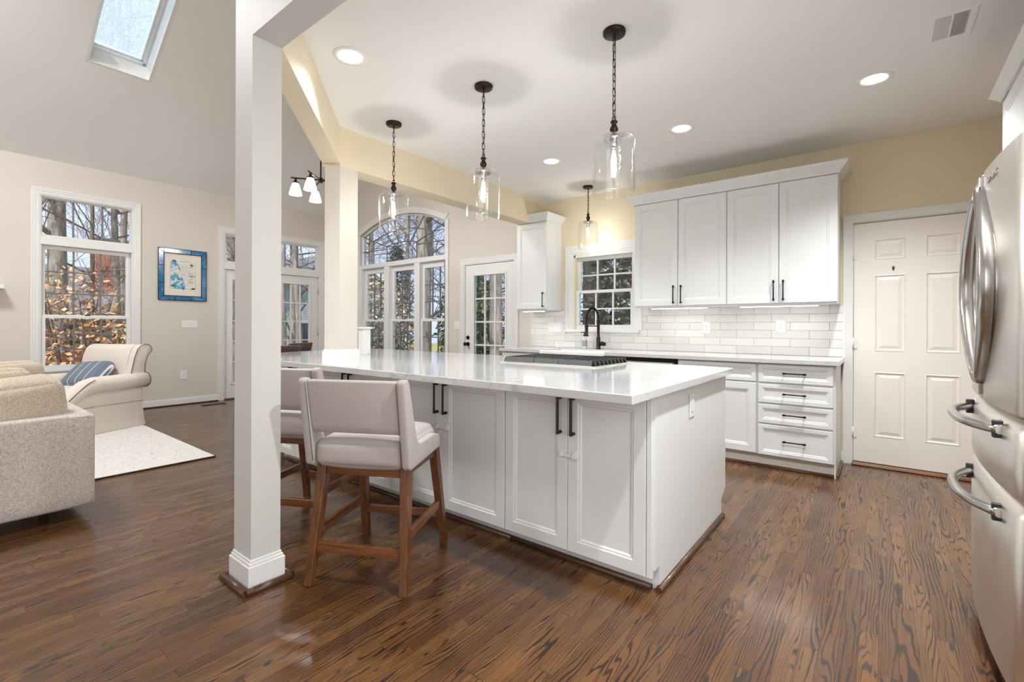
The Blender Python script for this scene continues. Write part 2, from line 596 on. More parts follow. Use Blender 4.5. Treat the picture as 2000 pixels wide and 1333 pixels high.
# ------------------------------------------------------------------ mesh builder
def frame_from(d):
    d = Vector(d).normalized()
    a = Vector((0, 0, 1)) if abs(d.z) < 0.9 else Vector((1, 0, 0))
    u = d.cross(a).normalized()
    v = d.cross(u).normalized()
    return u, v, d


class MB:
    def __init__(self):
        self.v, self.f, self.s = [], [], []

    def add(self, vs, fs, smooth=False, T=None):
        b = len(self.v)
        for p in vs:
            p = Vector(p)
            self.v.append(T @ p if T else p)
        for f in fs:
            self.f.append([i + b for i in f])
            self.s.append(smooth)
        return self

    def box(self, lo, hi, c=0.0, T=None):
        x0, y0, z0 = [min(a, b) for a, b in zip(lo, hi)]
        x1, y1, z1 = [max(a, b) for a, b in zip(lo, hi)]
        c = min(c, (x1 - x0) * .45, (y1 - y0) * .45, (z1 - z0) * .45)
        if c <= 0:
            vs = [(x, y, z) for x in (x0, x1) for y in (y0, y1) for z in (z0, z1)]
            fs = [(0, 1, 3, 2), (4, 6, 7, 5), (0, 4, 5, 1), (2, 3, 7, 6), (0, 2, 6, 4), (1, 5, 7, 3)]
            return self.add(vs, fs, False, T)
        vs, idx = [], {}
        X, Y, Z = (x0, x1), (y0, y1), (z0, z1)
        for i in (0, 1):
            for j in (0, 1):
                for q in (0, 1):
                    sx, sy, sz = (1 - 2 * i) * c, (1 - 2 * j) * c, (1 - 2 * q) * c
                    P = (X[i], Y[j], Z[q])
                    idx[i, j, q, 0] = len(vs); vs.append((P[0], P[1] + sy, P[2] + sz))
                    idx[i, j, q, 1] = len(vs); vs.append((P[0] + sx, P[1], P[2] + sz))
                    idx[i, j, q, 2] = len(vs); vs.append((P[0] + sx, P[1] + sy, P[2]))
        g = lambda *k: idx[k]
        fs = []
        for i in (0, 1):
            q = [g(i, 0, 0, 0), g(i, 1, 0, 0), g(i, 1, 1, 0), g(i, 0, 1, 0)]
            fs.append(q if i else q[::-1])
            q = [g(0, i, 0, 1), g(0, i, 1, 1), g(1, i, 1, 1), g(1, i, 0, 1)]
            fs.append(q if i else q[::-1])
            q = [g(0, 0, i, 2), g(1, 0, i, 2), g(1, 1, i, 2), g(0, 1, i, 2)]
            fs.append(q if i else q[::-1])
        for a in (0, 1):
            for b in (0, 1):
                q = [g(a, b, 0, 0), g(a, b, 0, 1), g(a, b, 1, 1), g(a, b, 1, 0)]
                fs.append(q if (a == b) else q[::-1])
                q = [g(a, 0, b, 0), g(a, 1, b, 0), g(a, 1, b, 2), g(a, 0, b, 2)]
                fs.append(q if (a == b) else q[::-1])
                q = [g(0, a, b, 1), g(0, a, b, 2), g(1, a, b, 2), g(1, a, b, 1)]
                fs.append(q if (a == b) else q[::-1])
        for i in (0, 1):
            for j in (0, 1):
                for q_ in (0, 1):
                    t = [g(i, j, q_, 0), g(i, j, q_, 1), g(i, j, q_, 2)]
                    fs.append(t if (i + j + q_) % 2 == 1 else t[::-1])
        return self.add(vs, fs, False, T)

    def tube(self, pts, r, n=8, caps=True, closed=False, T=None, smooth=True):
        pts = [Vector(p) for p in pts]
        m = len(pts)
        rs = r if isinstance(r, (list, tuple)) else [r] * m
        vs, fs = [], []
        up = None
        for i, p in enumerate(pts):
            if closed:
                d = pts[(i + 1) % m] - pts[i - 1]
            else:
                d = pts[min(i + 1, m - 1)] - pts[max(i - 1, 0)]
            if d.length < 1e-9:
                d = Vector((0, 0, 1))
            d.normalize()
            if up is None:
                u, v, _ = frame_from(d)
            else:
                u = (up - d * up.dot(d))
                if u.length < 1e-6:
                    u, v, _ = frame_from(d)
                u.normalize()
                v = d.cross(u)
            up = u
            for k in range(n):
                a = 2 * PI * k / n
                vs.append(p + (u * math.cos(a) + v * math.sin(a)) * rs[i])
        rng = m if closed else m - 1
        for i in range(rng):
            for k in range(n):
                a, b = i * n + k, i * n + (k + 1) % n
                c, d_ = ((i + 1) % m) * n + (k + 1) % n, ((i + 1) % m) * n + k
                fs.append((a, b, c, d_))
        self.add(vs, fs, smooth, T)
        if caps and not closed:
            b = len(self.v) - len(vs)
            self.f.append([b + k for k in range(n)][::-1]); self.s.append(False)
            self.f.append([b + (m - 1) * n + k for k in range(n)]); self.s.append(False)
        return self

    def cyl(self, a, b, r, n=20, r2=None, T=None, smooth=True):
        return self.tube([a, b], [r, r if r2 is None else r2], n, True, False, T, smooth)

    def lathe(self, prof, c=(0, 0, 0), n=24, T=None, smooth=True):
        """prof: list of (radius, z)"""
        vs, fs = [], []
        for (r, z) in prof:
            for k in range(n):
                a = 2 * PI * k / n
                vs.append((c[0] + r * math.cos(a), c[1] + r * math.sin(a), c[2] + z))
        for i in range(len(prof) - 1):
            for k in range(n):
                fs.append((i * n + k, i * n + (k + 1) % n, (i + 1) * n + (k + 1) % n, (i + 1) * n + k))
        return self.add(vs, fs, smooth, T)

    def prism(self, poly, a0, a1, axes, c=0.0, T=None):
        """poly in plane axes (ia, ib), extruded along the third axis a0..a1"""
        ia, ib = axes
        ic = 3 - ia - ib
        n = len(poly)

        def P(q, h):
            r = [0, 0, 0]
            r[ia], r[ib], r[ic] = q[0], q[1], h
            return r
        if c > 0:
            bm = bmesh.new()
            va = [bm.verts.new(P(q, a0)) for q in poly]
            vb = [bm.verts.new(P(q, a1)) for q in poly]
            bm.faces.new(va[::-1]); bm.faces.new(vb)
            for i in range(n):
                bm.faces.new((va[i], va[(i + 1) % n], vb[(i + 1) % n], vb[i]))
            bmesh.ops.recalc_face_normals(bm, faces=bm.faces)
            bmesh.ops.bevel(bm, geom=list(bm.edges), offset=c, segments=3, profile=0.5, affect='EDGES', clamp_overlap=True)
            bmesh.ops.recalc_face_normals(bm, faces=bm.faces)
            bm.verts.index_update()
            self.add([v.co.copy() for v in bm.verts], [[v.index for v in f.verts] for f in bm.faces], True, T)
            bm.free()
            return self
        vs = [P(q, a0) for q in poly] + [P(q, a1) for q in poly]
        fs = [list(range(n))[::-1], list(range(n, 2 * n))]
        fs += [(i, (i + 1) % n, n + (i + 1) % n, n + i) for i in range(n)]
        return self.add(vs, fs, False, T)

    def soft(self, size, r, puff=0.0, n=10, T=None, seam=0.0):
        """rounded cushion box centred at origin; puff bulges the big faces"""
        hx, hy, hz = [s / 2 for s in size]
        h = Vector((hx, hy, hz))
        vs, fs, key = [], [], {}

        def vert(p):
            kk = tuple(round(q, 5) for q in p)
            if kk in key:
                return key[kk]
            q = Vector([p[0] * h[0], p[1] * h[1], p[2] * h[2]])
            core = Vector([max(-(h[i] - r), min(h[i] - r, q[i])) for i in range(3)])
            d = q - core
            if d.length > 1e-9:
                q = core + d.normalized() * r
            b = (1 - p[0] ** 2) if abs(p[0]) < 1 else 0
            b2 = (1 - p[1] ** 2) if abs(p[1]) < 1 else 0
            b3 = (1 - p[2] ** 2) if abs(p[2]) < 1 else 0
            q.z += puff * p[2] * (max(b, 0) * max(b2, 0)) ** 0.5
            q.y += puff * 0.25 * p[1] * (max(b, 0) * max(b3, 0)) ** 0.5
            q.x += puff * 0.25 * p[0] * (max(b2, 0) * max(b3, 0)) ** 0.5
            key[kk] = len(vs)
            vs.append(q)
            return key[kk]
        g = [math.sin((-1 + 2 * i / n) * PI / 2) for i in range(n + 1)]
        for ax in range(3):
            for sg in (-1, 1):
                for i in range(n):
                    for j in range(n):
                        q = []
                        for (a, b) in ((i, j), (i + 1, j), (i + 1, j + 1), (i, j + 1)):
                            p = [0, 0, 0]
                            p[ax] = sg
                            p[(ax + 1) % 3] = g[a]
                            p[(ax + 2) % 3] = g[b]
                            q.append(vert(p))
                        fs.append(q if sg > 0 else q[::-1])
        return self.add(vs, fs, True, T)

    def rings(self, O, U, V, N, w, h, steps, back=0.0):
        """nested rectangular rings: steps = [(inset, depth)], closed by an inner panel; sides drop to -back"""
        O, U, V, N = Vector(O), Vector(U), Vector(V), Vector(N)
        vs, fs = [], []

        def ring(ins, dep):
            b = len(vs)
            for (a, c_) in ((ins, ins), (w - ins, ins), (w - ins, h - ins), (ins, h - ins)):
                vs.append(O + U * a + V * c_ + N * dep)
            return b
        prev = None
        if back:
            prev = ring(0, -back)
            fs.append([prev + 3, prev + 2, prev + 1, prev])
        for (ins, dep) in steps:
            b = ring(ins, dep)
            if prev is not None:
                for k in range(4):
                    fs.append((prev + k, prev + (k + 1) % 4, b + (k + 1) % 4, b + k))
            prev = b
        fs.append([prev, prev + 1, prev + 2, prev + 3])
        return self.add(vs, fs)

    def obj(self, name, mat, parent=None, local=False, mods=None):
        me = bpy.data.meshes.new(name)
        vs = self.v
        if parent is not None and not local:
            inv = rmat(parent).inverted()
            vs = [inv @ v for v in vs]
        me.from_pydata([tuple(v) for v in vs], [], self.f)
        me.polygons.foreach_set('use_smooth', self.s)
        me.materials.append(M[mat] if isinstance(mat, str) else mat)
        me.update()
        o = bpy.data.objects.new(name, me)
        COL.objects.link(o)
        if parent is not None:
            o.parent = parent
            ROOT[o.name] = rmat(parent)
        else:
            ROOT[o.name] = Matrix.Identity(4)
        return o


def tag(o, label=None, cat=None, group=None, kind=None):
    if label: o['label'] = label
    if cat: o['category'] = cat
    if group: o['group'] = group
    if kind: o['kind'] = kind
    return o


def thing(name, label, cat, loc=(0, 0, 0), rotz=0.0, group=None, kind=None):
    o = bpy.data.objects.new(name, None)
    COL.objects.link(o)
    o.empty_display_size = 0.1
    o.location = loc
    o.rotation_euler = (0, 0, rotz)
    ROOT[o.name] = Matrix.Translation(loc) @ Matrix.Rotation(rotz, 4, 'Z')
    return tag(o, label, cat, group, kind)


def dup(root, loc, rotz, label=None, group=None):
    def cp(o, parent):
        c = o.copy()
        COL.objects.link(c)
        c.parent = parent
        for ch in list(o.children):
            cp(ch, c)
        return c
    r = cp(root, None)
    r.location = loc
    r.rotation_euler = (0, 0, rotz)
    ROOT[r.name] = Matrix.Translation(loc) @ Matrix.Rotation(rotz, 4, 'Z')
    if label: r['label'] = label
    if group: r['group'] = group
    return r


def struct(o, label, cat):
    return tag(o, label, cat, None, 'structure')

# ================================================================== SETTING
XL, YN, XE, YS, ZC = -8.11, 5.0, 1.12, -3.2, 2.75
SLOPE, ZW = 0.6, 3.22
RIDGE = -2.2


def zv(x):
    return ZW + SLOPE * (x - XL) if x <= RIDGE else ZW + SLOPE * (RIDGE - XL) - SLOPE * (x - RIDGE)


def strips(mb, axis, c0, c1, cols):
    """wall made of column strips; cols = [(u0, u1, [(za0, zb0, za1, zb1), ...])]; axis 0: wall normal along X, 1: along Y"""
    for (u0, u1, iv) in cols:
        for (a0, b0, a1, b1) in iv:
            if b0 - a0 < 1e-5 and b1 - a1 < 1e-5:
                continue
            q = [(u0, a0), (u1, a1), (u1, b1), (u0, b0)]
            vs = []
            for c in (c0, c1):
                for (u, z) in q:
                    vs.append((c, u, z) if axis == 0 else (u, c, z))
            fs = [(0, 1, 2, 3), (7, 6, 5, 4), (0, 4, 5, 1), (1, 5, 6, 2), (2, 6, 7, 3), (3, 7, 4, 0)]
            mb.add(vs, fs)


def wall_cols(u0, u1, top, rects, extra=()):
    """columns for a wall with rectangular holes (ua, ub, za, zb); top: function of u"""
    br = sorted(set([u0, u1] + [r[0] for r in rects] + [r[1] for r in rects] + list(extra)))
    br = [b for b in br if u0 <= b <= u1]
    out = []
    for a, b in zip(br[:-1], br[1:]):
        mid = (a + b) / 2
        hs = sorted([(r[2], r[3]) for r in rects if r[0] < mid < r[1]])
        iv, z = [], 0.0
        for (za, zb) in hs:
            if za > z:
                iv.append((z, za, z, za))
            z = zb
        iv.append((z, top(a), z, top(b)))
        out.append((a, b, iv))
    return out


# floor
mb = MB().box((XL - 0.2, YS - 0.2, -0.12), (XE + 0.2, YN + 0.2, 0))
struct(mb.obj('floor', 'floor'), 'dark-stained oak strip floor through kitchen and living room', 'floor')

# left wall (greige) with window and glazed double door
mb = MB()
holesL = [(0.975, 1.885, 0.60, 2.775), (3.03, 4.635, 0.0, 2.64)]
strips(mb, 0, XL, XL - 0.14, wall_cols(YS - 0.1, YN + 0.1, lambda u: ZW + 0.06, holesL))
struct(mb.obj('wall_left', 'greige'), 'greige living room wall with the tall window and the framed chart', 'wall')

# back wall: greige breakfast part with arched window, beige kitchen part
AX0, AX1, ARISE, ASPR = -7.40, -5.205, 0.24, 2.79
ACX, AHW = (AX0 + AX1) / 2, (AX1 - AX0) / 2
AR = (AHW ** 2 + ARISE ** 2) / (2 * ARISE)


def arch_z(x, off=0.0):
    d = max(-1, min(1, (x - ACX) / (AR + off)))
    return ASPR + ARISE - AR + (AR + off) * math.sqrt(max(0.0, 1 - d * d))


mb = MB()
cols = wall_cols(XL - 0.1, AX0, lambda u: zv(max(u, XL)) + 0.05, [])
n = 24
for i in range(n):
    a, b = AX0 + (AX1 - AX0) * i / n, AX0 + (AX1 - AX0) * (i + 1) / n
    cols.append((a, b, [(0, 0.42, 0, 0.42), (arch_z(a), zv(a) + .05, arch_z(b), zv(b) + .05)]))
cols += wall_cols(AX1, -3.56, lambda u: zv(u) + 0.05, [(-4.80, -3.868, 0.0, 2.075)])
strips(mb, 1, YN, YN + 0.14, cols)
struct(mb.obj('wall_back', 'greige'), 'greige breakfast area wall with the arched window and garden door', 'wall')
mb = MB()
cols = wall_cols(-3.56, XE + 0.1, lambda u: zv(u) + 0.05, [(-2.93, -2.17, 1.135, 2.05), (-0.185, 0.65, 0.0, 2.07)], [RIDGE])
strips(mb, 1, YN, YN + 0.14, cols)
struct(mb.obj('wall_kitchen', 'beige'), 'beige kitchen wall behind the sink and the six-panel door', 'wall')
mb = MB()
strips(mb, 0, XE, XE + 0.14, wall_cols(YS - 0.1, YN + 0.1, lambda u: zv(XE) + 0.1, [(-1.4, 1.4, 0.0, 3.0)]))  # unseen opening added for the side fill light
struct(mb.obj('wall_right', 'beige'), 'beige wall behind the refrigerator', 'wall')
# added unseen shell behind the side fill's opening, keeps the sun out
mb = MB()
for (lo_, hi_) in (((XE + .14, -1.7, -.12), (3.6, 1.7, 0)), ((XE + .14, -1.7, 3.2), (3.6, 1.7, 3.32)), ((3.5, -1.7, 0), (3.6, 1.7, 3.2)),
                   ((XE + .14, -1.7, 0), (3.5, -1.6, 3.2)), ((XE + .14, 1.6, 0), (3.5, 1.7, 3.2))):
    mb.box(lo_, hi_)
struct(mb.obj('wall_light_shell', 'greige'), 'added unseen shell behind the fill light opening on the right', 'wall')
mb = MB()
strips(mb, 1, YS, YS - 0.14, wall_cols(XL - 0.1, XE + 0.1, lambda u: zv(min(max(u, XL), XE)) + 0.05, [], [RIDGE]))
struct(mb.obj('wall_front', 'greige'), 'greige wall on the living room side behind the camera', 'wall')

# vaulted ceiling with skylight well
SKX0, SKX1, SKY0, SKY1 = -6.745, -5.25, 1.185, 1.71
mb = MB()


def slab(x0, x1, y0, y1, t=0.14):
    vs = []
    for dz in (0, t):
        for (x, y) in ((x0, y0), (x1, y0), (x1, y1), (x0, y1)):
            vs.append((x, y, zv(x) + dz))
    mb.add(vs, [(3, 2, 1, 0), (4, 5, 6, 7), (0, 1, 5, 4), (1, 2, 6, 5), (2, 3, 7, 6), (3, 0, 4, 7)])


slab(XL - .1, SKX0, YS - .1, YN + .1)
slab(SKX0, SKX1, YS - .1, SKY0)
slab(SKX0, SKX1, SKY1, YN + .1)
slab(SKX1, RIDGE, YS - .1, YN + .1)
slab(RIDGE, XE + .1, YS - .1, YN + .1)
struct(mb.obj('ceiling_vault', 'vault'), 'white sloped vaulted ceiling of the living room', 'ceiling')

# kitchen flat ceiling (polygon following the two headers)
A_ = (-2.17, 0.93)
Bc = (-3.366, 2.09)
poly = [(-2.30, 1.02), (XE + 0.1, 1.02), (XE + 0.1, YN + 0.05), (-3.45, YN + 0.05), (-3.45, 2.12), (-3.40, 2.06)]
mb = MB().prism(poly, ZC, ZC + 0.12, (0, 1))
struct(mb.obj('ceiling_kitchen', 'ceil'), 'flat white kitchen ceiling with recessed lights', 'ceiling')

# headers (dropped beams) carried by the two columns
ZB = 2.46


def vpoly(mb, base, z0, ztop):
    """vertical solid over a footprint polygon, top follows the vault"""
    n = len(base)
    vs = [(x, y, z0) for x, y in base] + [(x, y, ztop(x)) for x, y in base]
    fs = [list(range(n))[::-1], list(range(n, 2 * n))] + [(i, (i + 1) % n, n + (i + 1) % n, n + i) for i in range(n)]
    mb.add(vs, fs)


D_ = 0.7071
top = lambda x: zv(x) + 0.02
mb = MB()
vpoly(mb, [(-2.365, 0.93), (RIDGE, 0.93), (XE + .05, 0.93), (XE + .05, 1.06), (-2.365, 1.06)], ZB, top)
struct(mb.obj('beam_front', 'colpaint'), 'header wall running right from the tall white column', 'beam')
k0, k1 = Vector((-2.19, 1.0)), Vector((-3.366, 2.09))
dd = (k1 - k0).normalized()
nn = Vector((-dd.y, dd.x)) * -1 if True else None
out_ = Vector((-D_, -D_)) * 0.18
mb = MB()
vpoly(mb, [(-2.365, 1.0605), (-2.19, 1.0605), (k1.x, k1.y), (k1.x - 0.125, k1.y - 0.075)], ZB, top)
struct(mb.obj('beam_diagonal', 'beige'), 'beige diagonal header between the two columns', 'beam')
mb = MB()
vpoly(mb, [(-3.366, 2.09), (-3.366, YN + .02), (-3.55, YN + .02), (-3.55, 2.165), (-3.491, 2.015)], ZB - 0.02, top)
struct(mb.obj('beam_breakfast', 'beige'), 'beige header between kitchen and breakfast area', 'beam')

# front column
mb = MB().box((-2.365, 0.93, 0), (-2.19, 1.06, ZB), 0.0)
cf = mb.obj('column_front', 'colpaint')
struct(cf, 'tall white square column standing on the floor beside the stools', 'column')
mb = MB()
for (o, z0, z1) in ((0.016, 0.0, 0.105), (0.010, 0.105, 0.118), (0.005, 0.118, 0.130)):
    mb.box((-2.365 - o, 0.93 - o, z0), (-2.19 + o, 1.06 + o, z1), 0.003)
mb.obj('base_trim', 'trim', cf)
mb = MB()
for (a, b) in (((-2.40, 0.895), (-2.155, 0.895)), ((-2.155, 0.895), (-2.155, 1.095)), ((-2.155, 1.095), (-2.40, 1.095)), ((-2.40, 1.095), (-2.40, 0.895))):
    mb.tube([(*a, 0.009), (*b, 0.009)], 0.017, 8)
mb.obj('shoe_molding', 'shoe', cf)

# second column standing on the counter
base = [(-3.366, 2.09), (-3.366, 2.252), (-3.47, 2.252), (-3.52, 2.15), (-3.445, 2.008)]
mb = MB()
vpoly(mb, base, 0.914, lambda x: ZB - .02)
cb = mb.obj('column_counter', 'colb')
struct(cb, 'beige column rising from the island counter', 'column')
mb = MB()
cx_, cy_ = sum(p[0] for p in base) / 5, sum(p[1] for p in base) / 5


def grow(p, d):
    v = Vector((p[0] - cx_, p[1] - cy_))
    return tuple(Vector((cx_, cy_)) + v * (1 + d / v.length))


for (o, z0, z1) in ((0.018, 0.914, 0.972), (0.010, 0.972, 0.984)):
    vpoly(mb, [grow(p, o) for p in base], z0, lambda x, z1=z1: z1)
mb.obj('base_trim', 'trim', cb)

# baseboards
mb = MB()
for (y0, y1) in ((YS, 0.0), (0.0, 2.955), (4.715, YN)):
    mb.box((XL, y0, 0), (XL + 0.014, y1, 0.088), 0.003)
    mb.box((XL, y0, 0.088), (XL + 0.009, y1, 0.10), 0.003)
bl = mb.obj('baseboard_left', 'trim')
struct(bl, 'white baseboard along the greige left wall', 'baseboard')
mb = MB().box((XL + .014, YS, 0), (XL + 0.03, 2.955, 0.018), 0.006)
mb.obj('shoe_molding', 'shoe', bl)
mb = MB()
mb.box((XL, YN, 0), (-4.88, YN - 0.014, 0.10), 0.003)
struct(mb.obj('baseboard_back', 'trim'), 'white baseboard under the arched window', 'baseboard')
mb = MB()
mb.box((-0.262, YN, 0), (-0.243, YN - 0.014, 0.095), 0.002)
mb.box((0.73, YN, 0), (XE, YN - 0.014, 0.095), 0.002)
struct(mb.obj('baseboard_kitchen', 'trim'), 'short white baseboard between drawers and six-panel door', 'baseboard')


# ------------------------------------------------------------------ windows and doors
def loc_y(x, y, z):      # wall facing -Y at YN: u = x, depth into the wall positive
    return (x, YN + y, z)


class WallFrame:
    """builds boxes in (u, depth, z) of a wall; depth > 0 goes into the wall"""
    def __init__(self, kind):
        self.kind = kind

    def p(self, u, d, z):
        return (u, YN + d, z) if self.kind == 'back' else (XL - d, u, z)

    def box(self, mb, u0, u1, d0, d1, z0, z1, c=0.0):
        mb.box(self.p(u0, d0, z0), self.p(u1, d1, z1), c)

    def ring(self, mb, u0, u1, z0, z1, w, d0, d1, c=0.002, bottom=True):
        self.box(mb, u0, u0 + w, d0, d1, z0, z1, c)
        self.box(mb, u1 - w, u1, d0, d1, z0, z1, c)
        self.box(mb, u0 + w, u1 - w, d0, d1, z1 - w, z1, c)
        if bottom:
            self.box(mb, u0 + w, u1 - w, d0, d1, z0, z0 + w, c)

    def casing(self, mb, u0, u1, z0, z1, w, bottom=False):
        """stepped picture-frame casing proud of the wall (inner edge given)"""
        for (a, b, t) in ((0, w * .12, 0.008), (w * .12, w * .5, 0.012), (w * .5, w * .78, 0.017), (w * .78, w, 0.022)):
            zz = z0 - (a if bottom else 0)
            self.box(mb, u0 - b, u0 - a, -t, 0.0, zz, z1 + a, 0.0)
            self.box(mb, u1 + a, u1 + b, -t, 0.0, zz, z1 + a, 0.0)
            self.box(mb, u0 - b, u1 + b, -t, 0.0, z1 + a, z1 + b, 0.0)
            if bottom:
                self.box(mb, u0 - b, u1 + b, -t, 0.0, z0 - b, z0 - a, 0.0)

    def muntins(self, mb, u0, u1, z0, z1, nc, nr, d, w=0.018, t=0.012):
        for i in range(1, nc):
            u = u0 + (u1 - u0) * i / nc
            self.box(mb, u - w / 2, u + w / 2, d - t, d + t, z0, z1, 0.003)
        for i in range(1, nr):
            z = z0 + (z1 - z0) * i / nr
            self.box(mb, u0, u1, d - t * .9, d + t * .9, z - w / 2, z + w / 2, 0.003)

    def pane(self, name, u0, u1, z0, z1, d, parent):
        mb = MB()
        self.box(mb, u0, u1, d - 0.002, d + 0.002, z0, z1)
        return mb.obj(name, 'glass', parent)


LW, BW = WallFrame('left'), WallFrame('back')


def double_hung(wf, win, u0, u1, gu0, gu1, zb, zm, zt, up_glass, lo_glass, nc, nr_up, nr_lo, mcol, upper_d=0.085, lower_d=0.045):
    """two sashes; u0..u1 opening, gu glass limits"""
    (uz0, uz1), (lz0, lz1) = up_glass, lo_glass
    mb = MB()
    wf.box(mb, u0, gu0, upper_d - .02, upper_d + .02, uz0 - .04, zt, .002)
    wf.box(mb, gu1, u1, upper_d - .02, upper_d + .02, uz0 - .04, zt, .002)
    wf.box(mb, gu0, gu1, upper_d - .02, upper_d + .02, uz1, zt, .002)
    wf.box(mb, gu0, gu1, upper_d - .02, upper_d + .02, uz0 - .035, uz0, .002)
    up = mb.obj('upper_sash', 'trim', win)
    mb = MB(); wf.muntins(mb, gu0, gu1, uz0, uz1, nc, nr_up, upper_d)
    mb.obj('grille', mcol, up)
    wf.pane('glass_pane', gu0, gu1, uz0, uz1, upper_d, up)
    mb = MB()
    wf.box(mb, u0, gu0, lower_d - .02, lower_d + .02, zb, lz1 + .036, .002)
    wf.box(mb, gu1, u1, lower_d - .02, lower_d + .02, zb, lz1 + .036, .002)
    wf.box(mb, gu0, gu1, lower_d - .02, lower_d + .02, lz1, lz1 + .036, .002)
    wf.box(mb, gu0, gu1, lower_d - .02, lower_d + .02, zb, lz0, .002)
    lo = mb.obj('lower_sash', 'trim', win)
    mb = MB(); wf.muntins(mb, gu0, gu1, lz0, lz1, nc, nr_lo, lower_d)
    mb.obj('grille', mcol, lo)
    wf.pane('glass_pane', gu0, gu1, lz0, lz1, lower_d, lo)
    um = (gu0 + gu1) / 2
    mb = MB()
    wf.box(mb, um - .025, um + .025, lower_d - .022, lower_d + .02, lz1 + .036, lz1 + .05, .003)
    mb.obj('sash_lock', 'bronze', lo)


# window_1: left wall, transom over double hung
w1 = thing('window_1', 'tall white window with transom on the left wall behind the armchair', 'window', LW.p(1.43, 0, 0.6), kind='structure')
mb = MB()
LW.casing(mb, 0.975, 1.885, 0.60, 2.775, 0.083, bottom=True)
LW.ring(mb, 0.975, 1.885, 0.60, 2.775, 0.012, 0.0, 0.14, 0)
LW.box(mb, 0.975, 1.885, -0.008, 0.12, 2.165, 2.275, .004)
LW.box(mb, 0.94, 1.92, -0.03, 0.02, 0.585, 0.612, .004)
mb.obj('window_frame', 'trim', w1)
mb = MB()
LW.ring(mb, 0.978, 1.884, 2.272, 2.772, 0.022, 0.05, 0.09)
ts = mb.obj('transom_sash', 'trim', w1)
mb = MB(); LW.muntins(mb, 1.0, 1.862, 2.294, 2.75, 3, 1, .07)
mb.obj('grille', 'muntin_dark', ts)
LW.pane('glass_pane', 1.0, 1.862, 2.294, 2.75, .07, ts)
double_hung(LW, w1, 0.987, 1.873, 1.03, 1.825, 0.612, 1.27, 2.165, (1.30, 2.115), (0.665, 1.255), 3, 3, 3, 'muntin_dark')

# door_1: glazed double door with transoms, left wall
d1 = thing('door_1', 'white glazed double door with transom windows on the left wall', 'door', LW.p(3.83, 0, 0), kind='structure')
mb = MB()
LW.casing(mb, 3.03, 4.635, 0.0, 2.64, 0.078)
LW.ring(mb, 3.03, 4.635, 0.0, 2.64, 0.016, 0.0, 0.14, 0, bottom=False)
LW.box(mb, 3.03, 4.635, -0.006, 0.13, 2.06, 2.165, .004)
LW.box(mb, 3.80, 3.865, -0.004, 0.13, 2.06, 2.64, .004)
mb.obj('door_frame', 'trim', d1)
for (u0, u1) in ((3.046, 3.80), (3.865, 4.619)):
    mb = MB(); LW.ring(mb, u0, u1, 2.165, 2.624, 0.03, 0.04, 0.08)
    ts = mb.obj('transom_sash', 'trim', d1)
    mb = MB(); LW.muntins(mb, u0 + .03, u1 - .03, 2.195, 2.594, 2, 1, .06)
    mb.obj('grille', 'muntin_dark', ts)
    LW.pane('glass_pane', u0 + .03, u1 - .03, 2.195, 2.594, .06, ts)
for (u0, u1, ga, gb) in ((3.05, 3.827, 3.165, 3.70), (3.835, 4.612, 3.955, 4.45)):
    mb = MB()
    LW.box(mb, u0, ga, .03, .075, .02, 2.055, .002)
    LW.box(mb, gb, u1, .03, .075, .02, 2.055, .002)
    LW.box(mb, ga, gb, .03, .075, .02, .26, .002)
    LW.box(mb, ga, gb, .03, .075, 1.905, 2.055, .002)
    LW.ring(mb, ga - .03, gb + .03, .23, 1.935, .03, .02, .035, .004)
    lf = mb.obj('door_leaf', 'trim', d1)
    mb = MB(); LW.muntins(mb, ga, gb, .26, 1.905, 3, 5, .05, .022)
    mb.obj('grille', 'trim', lf)
    LW.pane('glass_pane', ga, gb, .26, 1.905, .05, lf)
for y in (3.046, 4.616):
    for z in (0.3, 1.05, 1.8):
        mb = MB().cyl(LW.p(y, .012, z - .05), LW.p(y, .012, z + .05), .008, 8)
        mb.obj('hinge', 'chrome', d1)
mb = MB()
LW.box(mb, 3.03, 4.635, -0.02, 0.14, 0.0, 0.02, .004)
mb.obj('threshold', 'threshold', d1)

# window_2: arched window over three double hung units, back wall
w2 = thing('window_2', 'large arched white window of three double-hung units in the breakfast area', 'window', BW.p(ACX, 0, 0.42), kind='structure')
mb = MB()
for (a, b, t) in ((0, .045, .012), (.045, .07, .018), (.07, .09, .023)):
    BW.box(mb, AX0 - b, AX0 - a, -t, 0, .40, ASPR, .002)
    BW.box(mb, AX1 + a, AX1 + b, -t, 0, .40, ASPR, .002)
    N_ = 28
    pts = []
    for i in range(N_ + 1):
        u = AX0 - b + (AX1 - AX0 + 2 * b) * i / N_
        ui = AX0 - a + (AX1 - AX0 + 2 * a) * i / N_
        pts.append(((ui, arch_z(min(max(ui, AX0), AX1)) + a), (u, arch_z(min(max(u, AX0), AX1)) + b)))
    vs, fs = [], []
    for (i_, o_) in pts:
        vs += [BW.p(i_[0], 0, i_[1]), BW.p(i_[0], -t, i_[1]), BW.p(o_[0], -t, o_[1]), BW.p(o_[0], 0, o_[1])]
    for i in range(N_):
        for k in range(4):
            fs.append((i * 4 + k, i * 4 + (k + 1) % 4, (i + 1) * 4 + (k + 1) % 4, (i + 1) * 4 + k))
    fs.append((0, 1, 2, 3)); fs.append((N_ * 4 + 3, N_ * 4 + 2, N_ * 4 + 1, N_ * 4))
    mb.add(vs, fs)
BW.box(mb, AX0, AX1, -0.02, 0.13, 2.185, 2.25, .004)
for (a, b) in ((AX0, -7.33), (-6.685, -6.555), (-5.905, -5.775), (AX1 - .0, AX1 + .02)):
    BW.box(mb, a, b, -0.012, 0.13, 0.42, 2.19, .004)
BW.box(mb, AX0 - .1, AX1 + .1, -0.04, 0.10, 0.40, 0.44, .004)
